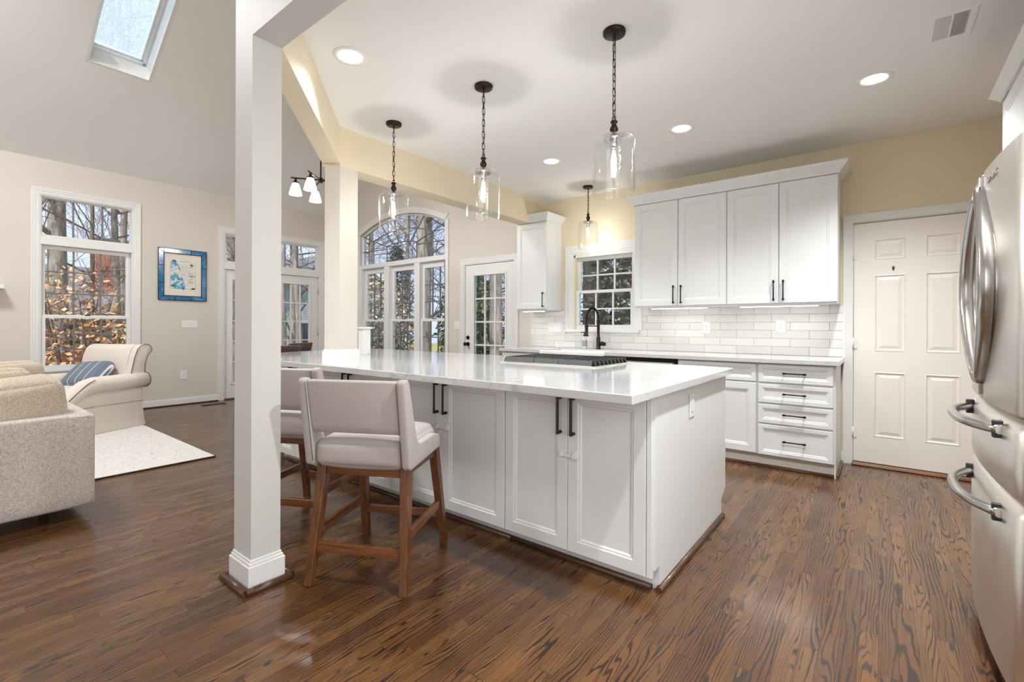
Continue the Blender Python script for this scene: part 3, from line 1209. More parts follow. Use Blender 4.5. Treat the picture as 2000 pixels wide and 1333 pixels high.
mb.obj('window_frame', 'trim', w2)
# arched sash
mb = MB()
pts = [BW.p(AX0 + .015, .06, 2.25)] + [BW.p(AX0 + .015 + (AX1 - AX0 - .03) * i / 28, .06, arch_z(AX0 + (AX1 - AX0) * i / 28) - .012) for i in range(29)] + [BW.p(AX1 - .015, .06, 2.25)]
mb.tube(pts, .02, 4, smooth=False)
BW.box(mb, AX0, AX1, .04, .08, 2.24, 2.275, .002)
ar = mb.obj('arched_sash', 'trim', w2)
mb = MB()
vs = [BW.p(AX0, .06, 2.26)] + [BW.p(AX0 + (AX1 - AX0) * i / 28, .06, arch_z(AX0 + (AX1 - AX0) * i / 28)) for i in range(29)] + [BW.p(AX1, .06, 2.26)]
vs2 = [(v[0], v[1] + .004, v[2]) for v in vs]
nv = len(vs)
mb.add(vs + vs2, [list(range(nv)), list(range(nv, 2 * nv))[::-1]])
mb.obj('glass_pane', 'glass', ar)
mb = MB()


def arc_pts(xa, za, xb, zb, rise, n=14):
    out = []
    for i in range(n + 1):
        t = i / n
        out.append((xa + (xb - xa) * t, za + (zb - za) * t + rise * 4 * t * (1 - t)))
    return out


def bar2(pl, r=.010):
    mb.tube([BW.p(u, .055, z) for u, z in pl], r, 6)


xm = ACX
L2, R2 = (xm - .385, 2.54), (xm + .385, 2.54)
L1, R1 = (xm - .765, 2.668), (xm + .765, 2.668)
bar2(arc_pts(*L2, *R2, .042))
bar2(arc_pts(*L1, *R1, .13))
bar2([L2, L1, (AX0 + .02, 2.785)]); bar2([R2, R1, (AX1 - .02, 2.785)])
for P_ in (L2, L1, R2, R1):
    bar2([P_, (P_[0], 2.26)])
bar2([(AX0, 2.50), (L2[0], 2.50)]); bar2([(AX1, 2.50), (R2[0], 2.50)])
for t in (-.23, -.08, .08, .23):
    x0 = xm + t
    x1 = xm + t * 2.5
    bar2([(x0, 2.54 + .042 * (1 - (t / .385) ** 2)), (x1, arch_z(x1) - .01)])
mb.obj('grille', 'muntin_dark', ar)
for (u0, u1, g0, g1) in ((-7.33, -6.685, -7.26, -6.72), (-6.555, -5.905, -6.495, -5.945), (-5.775, AX1, -5.735, -5.225)):
    double_hung(BW, w2, u0, u1, g0, g1, .44, 1.27, 2.185, (1.295, 2.10), (.50, 1.25), 3, 3, 3, 'muntin_dark')

# door_2: single glazed garden door, back wall
d2 = thing('door_2', 'white single garden door with a fifteen-light glass panel beside the tall cabinet', 'door', BW.p(-4.33, 0, 0), kind='structure')
mb = MB()
BW.casing(mb, -4.80, -3.868, 0, 2.075, .072)
BW.ring(mb, -4.80, -3.868, 0, 2.075, .010, 0, .14, 0, bottom=False)
mb.obj('door_frame', 'trim', d2)
mb = MB()
BW.box(mb, -4.788, -4.615, .02, .065, .02, 2.06, .002)
BW.box(mb, -4.045, -3.88, .02, .065, .02, 2.06, .002)
BW.box(mb, -4.615, -4.045, .02, .065, .02, .24, .002)
BW.box(mb, -4.615, -4.045, .02, .065, 1.90, 2.06, .002)
BW.ring(mb, -4.645, -4.015, .21, 1.93, .03, .010, .03, .004)
lf = mb.obj('door_leaf', 'trim', d2)
mb = MB(); BW.muntins(mb, -4.615, -4.045, .24, 1.90, 3, 5, .04, .024)
mb.obj('grille', 'trim', lf)
BW.pane('glass_pane', -4.615, -4.045, .24, 1.90, .04, lf)
mb = MB()
for (z, r) in ((.915, .030), (1.008, .028)):
    mb.cyl(BW.p(-4.735, .02, z), BW.p(-4.735, .006, z), r, 20)
mb.lathe([(.0, 0)], BW.p(-4.735, 0, .915))
mb.cyl(BW.p(-4.735, .006, .915), BW.p(-4.735, -.03, .915), .011, 12)
mb.tube([BW.p(-4.735, -.03, .915), BW.p(-4.735, -.04, .915), BW.p(-4.735, -.055, .915), BW.p(-4.735, -.064, .915)], [.018, .028, .027, .012], 18)
mb.box(BW.p(-4.74, -.012, .99), BW.p(-4.73, .004, 1.026), .002)
mb.obj('door_knob', 'bronze', d2)
for z in (.30, 1.05, 1.83):
    MB().cyl(BW.p(-3.874, .008, z - .05), BW.p(-3.874, .008, z + .05), .008, 8).obj('hinge', 'trim', d2)

# window_3: sink window
w3 = thing('window_3', 'small white double-hung window above the sink', 'window', BW.p(-2.55, 0, 1.13), kind='structure')
mb = MB()
BW.casing(mb, -2.965, -2.17, 1.13, 2.06, .095)
BW.ring(mb, -2.965, -2.17, 1.12, 2.06, .016, -.004, .14, 0)
BW.box(mb, -2.955, -2.175, .0, .07, 2.01, 2.05, .003)
BW.box(mb, -3.06, -2.10, -.035, .05, 1.105, 1.135, .004)
BW.box(mb, -3.05, -2.11, -.016, .0, 1.082, 1.108, .003)
mb.obj('window_frame', 'trim', w3)
double_hung(BW, w3, -2.945, -2.19, -2.89, -2.225, 1.135, 1.58, 2.012, (1.615, 1.972), (1.195, 1.575), 3, 2, 2, 'trim')

# door_3: six panel door
d3 = thing('door_3', 'white six-panel door beside the refrigerator', 'door', BW.p(.23, 0, 0), kind='structure')
mb = MB()
BW.casing(mb, -.182, .652, 0, 2.072, .066)
BW.ring(mb, -.186, .656, 0, 2.074, .008, 0, .14, 0, bottom=False)
mb.obj('door_frame', 'trim', d3)
mb = MB()
xs = [-.175, -.036, .170, .289, .498, .643]
zs = [.027, .25, .80, .972, 1.617, 1.742, 1.917, 2.062]
yf = YN + .012
for i in range(5):
    for j in range(7):
        O_ = (xs[i], yf, zs[j])
        w_, h_ = xs[i + 1] - xs[i], zs[j + 1] - zs[j]
        if i in (1, 3) and j in (1, 3, 5):
            mb.rings(O_, (1, 0, 0), (0, 0, 1), (0, -1, 0), w_, h_, [(0, 0), (.008, .003), (.014, -.008), (.022, -.009), (.045, -.002), (.047, -.001)])
        else:
            mb.add([O_, (xs[i + 1], yf, zs[j]), (xs[i + 1], yf, zs[j + 1]), (xs[i], yf, zs[j + 1])], [(0, 1, 2, 3)])
mb.box((xs[0], yf + .012, zs[0]), (xs[-1], yf + .045, zs[-1]))
for (a, b, c_, d_) in ((xs[0], xs[0] + .001, zs[0], zs[-1]), (xs[-1] - .001, xs[-1], zs[0], zs[-1]), (xs[0], xs[-1], zs[-1] - .001, zs[-1]), (xs[0], xs[-1], zs[0], zs[0] + .001)):
    mb.box((a, yf, c_), (b, yf + .02, d_))
mb.obj('door_leaf', 'doorw', d3)
for z in (.273, 1.037, 1.80):
    mb = MB().cyl((-.180, YN - .002, z - .045), (-.180, YN - .002, z + .045), .008, 8)
    mb.box((-.186, YN + .004, z - .045), (-.15, YN + .0125, z + .045))
    mb.obj('hinge', 'plate', d3)
mb = MB().tube([(.09, yf, 1.675), (.09, yf - .012, 1.675), (.09, yf - .016, 1.655), (.09, yf - .006, 1.645)], .003, 6)
mb.box((.082, yf - .003, 1.652), (.098, yf, 1.682), .001)
mb.obj('hook', 'slot', d3)
mb = MB().box((-.186, YN - .03, 0), (.656, YN + .10, .022), .006)
mb.box((-.186, YN - .045, 0), (.656, YN - .028, .014), .005)
mb.obj('threshold', 'threshold', d3)

# window_4: skylight
w4 = thing('window_4', 'frosted skylight in the sloped living room ceiling', 'skylight', (SKX0, SKY0, zv(SKX0)), kind='structure')
nv_ = Vector((-SLOPE, 0, 1)).normalized()
up_ = Vector((1, 0, SLOPE)).normalized()
L_ = (SKX1 - SKX0) * math.sqrt(1 + SLOPE ** 2)
Wd = SKY1 - SKY0
O_ = Vector((SKX0, SKY0, zv(SKX0)))
DP = 0.30


def sk(a, b, c_):
    return O_ + up_ * a + Vector((0, b, 0)) + nv_ * c_


mb = MB()
t = .03
for (a0, a1, b0, b1) in ((-t, 0, -t, Wd + t), (L_, L_ + t, -t, Wd + t), (0, L_, -t, 0), (0, L_, Wd, Wd + t)):
    vs = [sk(a, b, c_) for c_ in (-.001, DP) for (a, b) in ((a0, b0), (a1, b0), (a1, b1), (a0, b1))]
    mb.add(vs, [(0, 1, 2, 3), (7, 6, 5, 4), (0, 4, 5, 1), (1, 5, 6, 2), (2, 6, 7, 3), (3, 7, 4, 0)])
mb.obj('light_shaft', 'trim', w4)
mb = MB()
for (ins, wd, c0, c1) in ((0, .03, DP - .06, DP), (.03, .02, DP - .035, DP)):
    for (a0, a1, b0, b1) in ((ins, ins + wd, ins, Wd - ins), (L_ - ins - wd, L_ - ins, ins, Wd - ins), (ins, L_ - ins, ins, ins + wd), (ins, L_ - ins, Wd - ins - wd, Wd - ins)):
        vs = [sk(a, b, c_) for c_ in (c0, c1) for (a, b) in ((a0, b0), (a1, b0), (a1, b1), (a0, b1))]
        mb.add(vs, [(0, 1, 2, 3), (7, 6, 5, 4), (0, 4, 5, 1), (1, 5, 6, 2), (2, 6, 7, 3), (3, 7, 4, 0)])
mb.obj('window_frame', 'trim', w4)
mb = MB()
vs = [sk(a, b, DP - .01) for (a, b) in ((.04, .04), (L_ - .04, .04), (L_ - .04, Wd - .04), (.04, Wd - .04))]
mb.add(vs, [(0, 1, 2, 3)])
mb.obj('glass_pane', 'skyglass', w4)

# ================================================================== KITCHEN
SHAKER = [(0.0, -0.002), (0.002, 0.0), (0.056, 0.0), (0.060, -0.004), (0.068, -0.0045), (0.075, -0.010)]
SHAKER_D = [(0.0, -0.002), (0.002, 0.0), (0.030, 0.0), (0.034, -0.004), (0.042, -0.0045), (0.048, -0.009)]


def front(parent, name, O_, U, V, N_, w, h, mat='cab', steps=SHAKER, t=0.02):
    return MB().rings(O_, U, V, N_, w, h, steps, back=t).obj(name, mat, parent)


def pull(parent, p, q, N_, r=0.006, off=0.032, square=True, name='handle'):
    p, q, N_ = Vector(p), Vector(q), Vector(N_)
    mb = MB()
    ax = (q - p).normalized()
    n = 4 if square else 10
    rr = r * 1.35 if square else r
    mb.tube([p + N_ * off - ax * (r if square else .008), q + N_ * off + ax * (r if square else .008)], rr, n, smooth=not square)
    for a in (p, q):
        if square:
            mb.tube([a, a + N_ * (off + r * .6)], rr, 4, smooth=False)
        else:
            mb.tube([a, a + N_ * off * .8, a + N_ * (off + .004)], [r * 1.1, r * 1.1, r * 1.5], 10)
            mb.tube([a + N_ * off - ax * .011, a + N_ * off + ax * .011], r * 1.5, 10)
    return mb.obj(name, 'black', parent)


XU, ZU, NY = (1, 0, 0), (0, 0, 1), (0, -1, 0)
IF = 1.98      # island door face


def latch(parent, x, z, w=.075):
    mb = MB()
    for (xx, r) in ((x - w / 2, .017), (x + w / 2, .021)):
        mb.tube([(xx, IF, z), (xx, IF - .008, z), (xx, IF - .010, z)], [r, r, r * .85], 24)
        mb.tube([(xx, IF - .010, z), (xx, IF - .018, z), (xx, IF - .019, z)], [r * .62, r * .62, r * .5], 20)
    mb.box((x - w / 2, IF - .014, z - .010), (x + w / 2, IF - .006, z + .010), .003)
    mb.box((x - w / 2 + .012, IF - .016, z - .006), (x + w / 2 - .014, IF - .013, z + .006), .001)
    return mb.obj('safety_latch', 'plastic', parent)


ISL = [(-1.594, -0.800, 'white island cabinet at the right end, with end panel and light switch side', -1.201, 0.543),
       (-2.575, -1.594, 'white island cabinet behind the front stool, second from the right end', -2.080, 0.560),
       (-3.545, -2.575, 'white island cabinet behind the two stools, third from the right end', -3.060, None),
       (-4.150, -3.545, 'white island cabinet at the far left end, mostly hidden by the tall column', -3.848, None)]
for n_, (x0, x1, lab, xc, lz) in enumerate(ISL):
    t = thing('island_cabinet', lab, 'cabinet', ((x0 + x1) / 2, 2.6, 0), 0, 'white island cabinets')
    mb = MB()
    mb.box((x0, IF + .021, .105), (x1, 3.10, .874), .001)
    mb.obj('carcass', 'cab', t)
    MB().box((x0, 2.045, 0), (x1, 3.09, .105)).obj('toe_kick', 'toe', t)
    MB().tube([(x0, 2.042, .008), (x1, 2.042, .008)], .015, 8).obj('shoe_molding', 'shoe', t)
    for (a, b) in ((x0 + .003, xc - .0015), (xc + .0015, x1 - .003)):
        dr = front(t, 'door', (a, IF, .075), XU, ZU, NY, b - a, .785)
        hx = (b - .036) if b < xc else (a + .036)
        pull(dr, (hx, IF, .652), (hx, IF, .822), NY, .0065, .033)
    if lz:
        latch(t, xc + .006, lz)
    if n_ == 0:
        # end panel with toe notches front and back
        poly = [(IF + .022, .105), (2.055, .105), (2.055, 0.0), (3.095, 0.0), (3.095, .105), (3.185, .16), (3.185, .874), (IF + .022, .874)]
        mb = MB().prism(poly, -.80, -.768, (1, 2))
        mb.obj('end_panel', 'cab', t)
        MB().box((-.80, IF, .075), (-.775, IF + .022, .874), .002).obj('corner_stile', 'cab', t)
        mb = MB().tube([(-.762, 2.03, .009), (-.762, 3.10, .009)], .016, 8)
        mb.obj('shoe_molding', 'shoe', t)
# island worktop
mb = MB().prism([(-3.72, 1.665), (-0.727, 1.665), (-0.727, 3.205), (-0.9, 3.235), (-4.60, 3.26), (-4.66, 2.75), (-4.62, 2.42), (-4.50, 2.14), (-4.30, 1.90), (-4.04, 1.73)], .876, .914, (0, 1), c=.004)
for i in range(len(mb.s)):
    mb.s[i] = False
tag(mb.obj('island_countertop', 'quartz'), 'long white quartz worktop with thin grey veins on the island', 'countertop')

# switch plate on the island end
def wall_plate(name, label, cat, O_, U, N_, w, h, devs, group=None, style='switch'):
    """O_ = centre on the surface; devs = offsets of devices along U"""
    O_, U, N_ = Vector(O_), Vector(U), Vector(N_)
    V = Vector((0, 0, 1))
    t = thing(name, label, cat, tuple(O_), 0, group)
    MB().rings(O_ - U * w / 2 - V * h / 2, U, V, N_, w, h, [(0, .002), (.004, .0055)], back=0.0).obj('cover_plate', 'plate', t)
    for d in devs:
        P_ = O_ + U * d + N_ * .0055
        mb = MB()
        if style == 'outlet':
            mb.rings(P_ - U * .017 - V * .034, U, V, N_, .034, .068, [(0, 0), (.001, .0015)])
            o = mb.obj('receptacle', 'plate', t)
            mb = MB()
            for zz in (-.017, .017):
                for uu in (-.006, .006):
                    mb.rings(P_ + U * (uu - .0013) + V * (zz - .002) + N_ * .0017, U, V, N_, .0026, .010, [(0, 0)])
                mb.rings(P_ + U * -.0025 + V * (zz - .012) + N_ * .0017, U, V, N_, .005, .005, [(0, 0)])
            mb.obj('slots', 'slot', o)
        elif style == 'rocker':
            mb.rings(P_ - U * .0165 - V * .033, U, V, N_, .033, .066, [(0, 0), (.0, .001), (.003, .0028)])
            o = mb.obj('rocker', 'plate', t)
            mb = MB().rings(P_ - U * .017 - V * .0335 + N_ * .0003, U, V, N_, .034, .067, [(0, 0)])
            mb.obj('gap', 'slot', o)
        else:
            mb.rings(P_ - U * .0055 - V * .012, U, V, N_, .011, .024, [(0, 0), (.001, .001)])
            mb.tube([P_, P_ + N_ * .009 + V * .006], [.004, .003], 8)
            mb.obj('toggle', 'plate', t)
    return t


wall_plate('light_switch', 'white rocker switch on the end panel of the island', 'switch', (-.768, 2.50, .765), (0, 1, 0), (1, 0, 0), .078, .125, [0], style='rocker')
wall_plate('wall_outlet', 'white outlet in the tile backsplash under the left pair of upper doors', 'outlet', (-1.385, YN - .012, 1.165), XU, NY, .075, .118, [0], 'outlets on the tile backsplash', 'outlet')
wall_plate('wall_outlet', 'white outlet in the tile backsplash above the drawer stack', 'outlet', (-.724, YN - .012, 1.18), XU, NY, .085, .122, [0], 'outlets on the tile backsplash', 'outlet')
wall_plate('light_switch', 'white four-gang switch plate on the tiles left of the sink window', 'switch', (-3.215, YN - .012, 1.162), XU, NY, .205, .122, [-.069, -.023, .023, .069], style='rocker')
wall_plate('light_switch', 'white double switch between arched window and garden door', 'switch', (-4.945, YN, 1.19), XU, NY, .115, .118, [-.023, .023], style='rocker')
wall_plate('light_switch', 'white four-gang switch plate below the framed chart', 'switch', (XL, 2.567, 1.19), (0, 1, 0), (1, 0, 0), .21, .112, [-.069, -.023, .023, .069])
wall_plate('wall_outlet', 'white outlet low on the left wall behind the armchair', 'outlet', (XL, 2.492, .44), (0, 1, 0), (1, 0, 0), .085, .135, [0], style='outlet')

# short white capped post on the counter
t = thing('capped_post', 'short white square post with flat cap on the counter beside the beige column', 'post', (-3.64, 2.50, .914))
MB().box((-3.675, 2.468, .914), (-3.60, 2.545, 1.145), .002).obj('post', 'trim', t)
MB().box((-3.69, 2.453, 1.145), (-3.585, 2.56, 1.162), .003).obj('cap', 'trim', t)

# cooktop
t = thing('gas_cooktop', 'gas cooktop with black cast-iron grates set in the island', 'cooktop', (-1.77, 2.88, .914))
CX0, CX1, CY0, CY1 = -2.155, -1.385, 2.612, 3.150
mb = MB().rings((CX0, CY0, .914), (1, 0, 0), (0, 1, 0), (0, 0, 1), CX1 - CX0, CY1 - CY0, [(0, 0), (.0, .006), (.012, .009), (.02, .005)])
mb.obj('steel_tray', 'steel', t)
gx = [CX0 + .035, CX0 + .285, CX0 + .485, CX1 - .035]
for g in range(3):
    a, b = gx[g] + .002, gx[g + 1] - .002
    mb = MB()
    y0, y1 = CY0 + .035, CY1 - .035
    zt = .956
    for (p_, q_) in (((a, y0), (b, y0)), ((a, y1), (b, y1)), ((a, y0), (a, y1)), ((b, y0), (b, y1))):
        dx, dy = q_[0] - p_[0], q_[1] - p_[1]
        # sloped skirt bar
        if dx:
            sg = -1 if p_[1] == y0 else 1
            mb.prism([(p_[1] + sg * .020, .921), (p_[1] - sg * .008, .921), (p_[1] - sg * .008, zt), (p_[1] + sg * .002, zt)], p_[0], q_[0], (1, 2))
        elif (g == 0 and p_[0] == a) or (g == 2 and p_[0] == b):
            sg = -1 if g == 0 else 1
            m_ = 9
            for i in range(m_):
                yy = y0 + .01 + (y1 - y0 - .02) * i / (m_ - 1)
                mb.prism([(p_[0] + sg * .022, .921), (p_[0] - sg * .01, .921), (p_[0] - sg * .01, zt), (p_[0] + sg * .004, zt)], yy - .012, yy + .012, (0, 2))
            mb.box((p_[0] - .006, y0, .935), (p_[0] + .006, y1, zt), .001)
        else:
            mb.box((p_[0] - .005, y0, .935), (p_[0] + .005, y1, zt), .001)
    for i in range(1, 6):
        xx = a + (b - a) * i / 6
        mb.box((xx - .005, y0, .942), (xx + .005, y1, zt - .002), .001)
    for i in range(1, 4):
        yy = y0 + (y1 - y0) * i / 4
        mb.box((a, yy - .005, .942), (b, yy + .005, zt - .002), .001)
    mb.obj('grate', 'iron', t)
for (x, y, r) in ((CX0 + .15, CY0 + .15, .045), (CX0 + .15, CY1 - .14, .038), (CX0 + .385, CY1 - .2, .055), (CX1 - .15, CY0 + .15, .038), (CX1 - .15, CY1 - .14, .045)):
    mb = MB().lathe([(r, 0), (r, .012), (r * .8, .014), (r * .8, .02), (0, .021)], (x, y, .919), 24)
    mb.obj('burner', 'iron', t)
for i in range(5):
    MB().lathe([(.02, 0), (.018, .02), (0, .021)], (CX0 + .30 + i * .042, CY0 + .10, .919), 16).obj('knob', 'steelh', t)

# backsplash
mb = MB()
yb = YN - .012
for (x0, x1, z0, z1) in ((-3.585, -3.058, .914, 1.372), (-3.058, -2.102, .914, 1.082), (-2.102, -.245, .914, 1.372)):
    mb.box((x0, yb, z0), (x1, YN - .0005, z1))
struct(mb.obj('backsplash', 'tile'), 'white glossy subway tile backsplash above the back counter', 'backsplash')

# back base run -----------------------------------------------------------
BF = 4.38


def base_unit(name, lab, x0, x1, cat='cabinet', group='white base cabinets along the back wall', zt=.874):
    t = thing(name, lab, cat, ((x0 + x1) / 2, 4.69, 0), 0, group)
    MB().box((x0, BF + .021, .105), (x1, YN - .014, zt), .001).obj('carcass', 'cab', t)
    MB().box((x0, 4.425, 0), (x1, YN - .014, .105)).obj('toe_kick', 'toe', t)
    MB().tube([(x0, 4.42, .009), (x1, 4.42, .009)], .016, 8).obj('shoe_molding', 'shoe', t)
    return t


t = base_unit('drawer_cabinet', 'white four-drawer base cabinet at the right end of the back counter', -.808, -.270)
for (z0, z1) in ((.718, .868), (.548, .700), (.378, .532), (.112, .364)):
    dr = front(t, 'drawer', (-.799, BF, z0), XU, ZU, NY, .520, z1 - z0, steps=SHAKER_D)
    zc = (z0 + z1) / 2 + .004
    pull(dr, (-.607, BF, zc), (-.465, BF, zc), NY, .0052, .03, False)
MB().box((-.272, BF + .022, 0), (-.262, YN - .016, .874), .001).obj('side_panel', 'cab', t)
MB().tube([(-.256, 4.42, .009), (-.256, YN - .03, .009)], .015, 8).obj('shoe_molding', 'shoe', t)
t = base_unit('base_cabinet', 'white base cabinet with a wide drawer between dishwasher and four-drawer unit', -1.478, -.808)
front(t, 'drawer', (-1.463, BF, .718), XU, ZU, NY, .645, .148, steps=SHAKER_D)
front(t, 'door', (-1.463, BF, .116), XU, ZU, NY, .321, .588)
front(t, 'door', (-1.139, BF, .116), XU, ZU, NY, .321, .588)
t = thing('dishwasher', 'stainless dishwasher with black top edge under the back counter', 'dishwasher', (-1.80, 4.69, 0))
MB().box((-2.135, BF + .03, .10), (-1.49, YN - .014, .870), .002).obj('body', 'darkside', t)
MB().box((-2.125, BF - .002, .11), (-1.515, BF + .029, .838), .004).obj('door', 'steel', t)
MB().box((-2.13, BF + .004, .842), (-1.495, BF + .035, .872), .002).obj('control_strip', 'black', t)
MB().box((-2.135, 4.43, 0), (-1.49, 4.46, .10)).obj('toe_kick', 'black', t)
t = base_unit('sink_cabinet', 'white cabinet holding the white apron sink', -3.02, -2.145, zt=.655)
front(t, 'door', (-3.01, BF, .116), XU, ZU, NY, .425, .53)
front(t, 'door', (-2.58, BF, .116), XU, ZU, NY, .425, .53)
t = thing('apron_sink', 'white apron-front sink under the kitchen window', 'sink', (-2.61, 4.60, .66))
mb = MB()
sx0, sx1, sy0, sy1 = -3.01, -2.21, 4.345, 4.79
mb.box((sx0, sy0, .66), (sx1, sy0 + .03, .908), .008)
mb.box((sx0, sy1 - .02, .66), (sx1, sy1, .90), .004)
mb.box((sx0, sy0 + .02, .66), (sx0 + .02, sy1, .90), .004)
mb.box((sx1 - .02, sy0 + .02, .66), (sx1, sy1, .90), .004)
mb.box((sx0, sy0, .66), (sx1, sy1, .685), .004)
mb.obj('basin', 'sink', t)
MB().lathe([(0, 0), (.045, .001), (.05, .004)], (-2.61, 4.60, .685), 20).obj('drain', 'chrome', t)
t = base_unit('base_cabinet', 'white base cabinet left of the apron sink', -3.585, -3.022)
front(t, 'drawer', (-3.575, BF, .718), XU, ZU, NY, .545, .148, steps=SHAKER_D)
front(t, 'door', (-3.575, BF, .116), XU, ZU, NY, .545, .588)
mb = MB()
mb.box((-3.605, 4.352, .876), (-3.012, YN - .013, .914), .003)
mb.box((-2.208, 4.352, .876), (-.238, YN - .013, .914), .003)
mb.box((-3.012, 4.792, .876), (-2.208, YN - .013, .914), .001)
tag(mb.obj('back_countertop', 'quartz'), 'white quartz worktop along the back wall under the window', 'countertop')

# faucet and soap
t = thing('kitchen_faucet', 'black spring-neck kitchen faucet in front of the sink window', 'faucet', (-2.54, 4.86, .914))
x, y = -2.54, 4.86
mb = MB().lathe([(.030, 0), (.030, .006), (.024, .010), (.024, .135), (.021, .14), (.0165, .142), (.0165, .30), (.021, .302), (.021, .335), (.015, .34), (0, .34)], (x, y, .914), 24)
mb.obj('body', 'bronze', t)
mb = MB().cyl((x + .02, y, .975), (x + .085, y - .004, .975), .021, 20)
mb.cyl((x + .085, y - .004, .975), (x + .09, y - .004, .975), .017, 20)
mb.tube([(x + .075, y - .004, .985), (x + .078, y - .05, 1.0), (x + .08, y - .075, 1.005)], .006, 8)
mb.obj('lever', 'bronze', t)
dirx, diry = -.093, -.11
arc = []
for i in range(40):
    a = PI * i / 39
    q = (1 - math.cos(a)) / 2
    arc.append((x + dirx * q, y + diry * q, 1.25 + .135 * math.sin(a)))
arc = [(x, y, 1.22)] + arc
tail = (x + dirx, y + diry)
arc += [(tail[0], tail[1], 1.225), (tail[0], tail[1], 1.11)]
MB().tube(arc, .0085, 10).obj('hose', 'black', t)
mb = MB()
hel, turns = [], 24
fr = [Vector(p) for p in arc[:41]]
for i in range(turns * 9):
    s_ = i / (turns * 9 - 1) * (len(fr) - 1)
    k_ = min(int(s_), len(fr) - 2)
    p = fr[k_].lerp(fr[k_ + 1], s_ - k_)
    u, v, d = frame_from(fr[k_ + 1] - fr[k_])
    a = 2 * PI * turns * i / (turns * 9)
    hel.append(p + (u * math.cos(a) + v * math.sin(a)) * .0135)
mb.tube(hel, .0028, 5)
mb.obj('spring', 'black', t)
mb = MB().tube([(tail[0], tail[1], 1.20), (tail[0], tail[1], 1.17), (tail[0], tail[1], 1.075), (tail[0], tail[1], 1.072), (tail[0], tail[1], 1.062)], [.015, .019, .019, .026, .026], 20)
mb.obj('spray_head', 'bronze', t)
mb = MB().tube([(x, y, 1.18), (tail[0], tail[1], 1.18)], .006, 8)
mb.tube([(tail[0] + .0, tail[1], 1.17), (tail[0], tail[1], 1.19)], .022, 16)
mb.obj('holder_arm', 'bronze', t)
t = thing('soap_bottle', 'clear soap bottle with black pump beside the faucet', 'soap bottle', (-2.72, 4.86, .914))
x, y = -2.72, 4.86
MB().lathe([(0, 0), (.029, .002), (.031, .012), (.031, .115), (.026, .135), (.013, .142), (.013, .150)], (x, y, .914), 24).obj('bottle', 'soap', t)
MB().lathe([(.0315, .03), (.0315, .10)], (x, y, .914), 24).obj('paper_label', 'label', t)
mb = MB().lathe([(.015, .148), (.015, .165), (.006, .168), (.006, .188), (.012, .190), (.012, .198), (0, .199)], (x, y, .914), 18)
mb.tube([(x, y, 1.107), (x - .03, y - .02, 1.107), (x - .034, y - .023, 1.10)], .0045, 8)
mb.obj('pump', 'black', t)

# upper cabinets ------------------------------------------------------------
UF = 4.66


def crown(name, lab, segs, mat='cab'):
    """mitred crown swept round (x, y) corner points; profile out/up"""
    prof = [(0, 0), (.012, 0), (.016, .012), (.028, .024), (.050, .050), (.064, .068), (.068, .075), (.068, .088), (0, .088)]
    mb = MB()
    n_ = len(prof)
    vs = []
    for (x, y, ox, oy, z) in segs:
        for (o, h) in prof:
            vs.append((x + ox * o, y + oy * o, z + h))
    fs = []
    for i in range(len(segs) - 1):
        for k in range(n_):
            fs.append((i * n_ + k, i * n_ + (k + 1) % n_, (i + 1) * n_ + (k + 1) % n_, (i + 1) * n_ + k))
    fs.append(list(range(n_))); fs.append(list(range((len(segs) - 1) * n_, len(segs) * n_))[::-1])
    mb.add(vs, fs)
    return tag(mb.obj(name, mat), lab, 'crown molding')


def upper(lab, x0, x1, nd, hinge=None, group='white upper cabinets on the back wall'):
    t = thing('upper_cabinet', lab, 'cabinet', ((x0 + x1) / 2, 4.83, 1.37), 0, group)
    MB().box((x0, UF + .021, 1.372), (x1, YN - .002, 2.44), .001).obj('carcass', 'cab', t)
    w_ = (x1 - x0) / nd
    for i in range(nd):
        a, b = x0 + i * w_ + .003, x0 + (i + 1) * w_ - .003
        dr = front(t, 'door', (a, UF, 1.385), XU, ZU, NY, b - a, 1.045)
        right = (i == 0) if nd == 2 else True
        hx = b - .034 if right else a + .034
        pull(dr, (hx, UF, 1.415), (hx, UF, 1.572), NY, .0055, .03, False)
    return t


upper('white two-door upper cabinet right of the sink window', -2.020, -1.118, 2)
upper('white two-door upper cabinet next to the six-panel door', -1.118, -.268, 2)
upper('narrow white one-door upper cabinet left of the sink window', -3.572, -3.128, 1)
zc = 2.437
crown('cabinet_crown', 'white crown molding on the pair of wide upper cabinets',
      [(-2.02, YN - .003, -1, 0, zc), (-2.02, UF, -1, -1, zc), (-.268, UF, 1, -1, zc), (-.268, YN - .003, 1, 0, zc)])
crown('cabinet_crown', 'white crown molding on the narrow upper cabinet left of the window',
      [(-3.572, UF, 0, -1, zc), (-3.128, UF, 1, -1, zc), (-3.128, YN - .003, 1, 0, zc)])
for (a, b, lab) in ((-1.86, -1.30, 'slim lit strip lamp under the upper cabinet right of the window'),
                    (-1.02, -.40, 'slim lit strip lamp under the upper cabinet by the six-panel door'),
                    (-3.50, -3.19, 'slim lit strip lamp under the narrow upper cabinet')):
    t = thing('under_cabinet_light', lab, 'strip lamp', ((a + b) / 2, 4.72, 1.372), 0, 'strip lamps under the upper cabinets')
    MB().box((a, 4.69, 1.358), (b, 4.75, 1.3715), .002).obj('housing', 'plate', t)
    MB().box((a + .01, 4.697, 1.354), (b - .01, 4.743, 1.359), .001).obj('lit_strip', 'led', t)
    light('strip_light', 'AREA', ((a + b) / 2, 4.72, 1.350), 0.6 * (b - a), (1, .96, .9), (0, 0, 0), b - a, .03, parent=t)

# refrigerator ------------------------------------------------------------
t = thing('refrigerator', 'stainless french-door refrigerator with two drawers on the right', 'refrigerator', (.75, 2.4, 0))
FY0, FY1, FYC, FXE, FB = 1.945, 2.855, 2.40, .318, .024


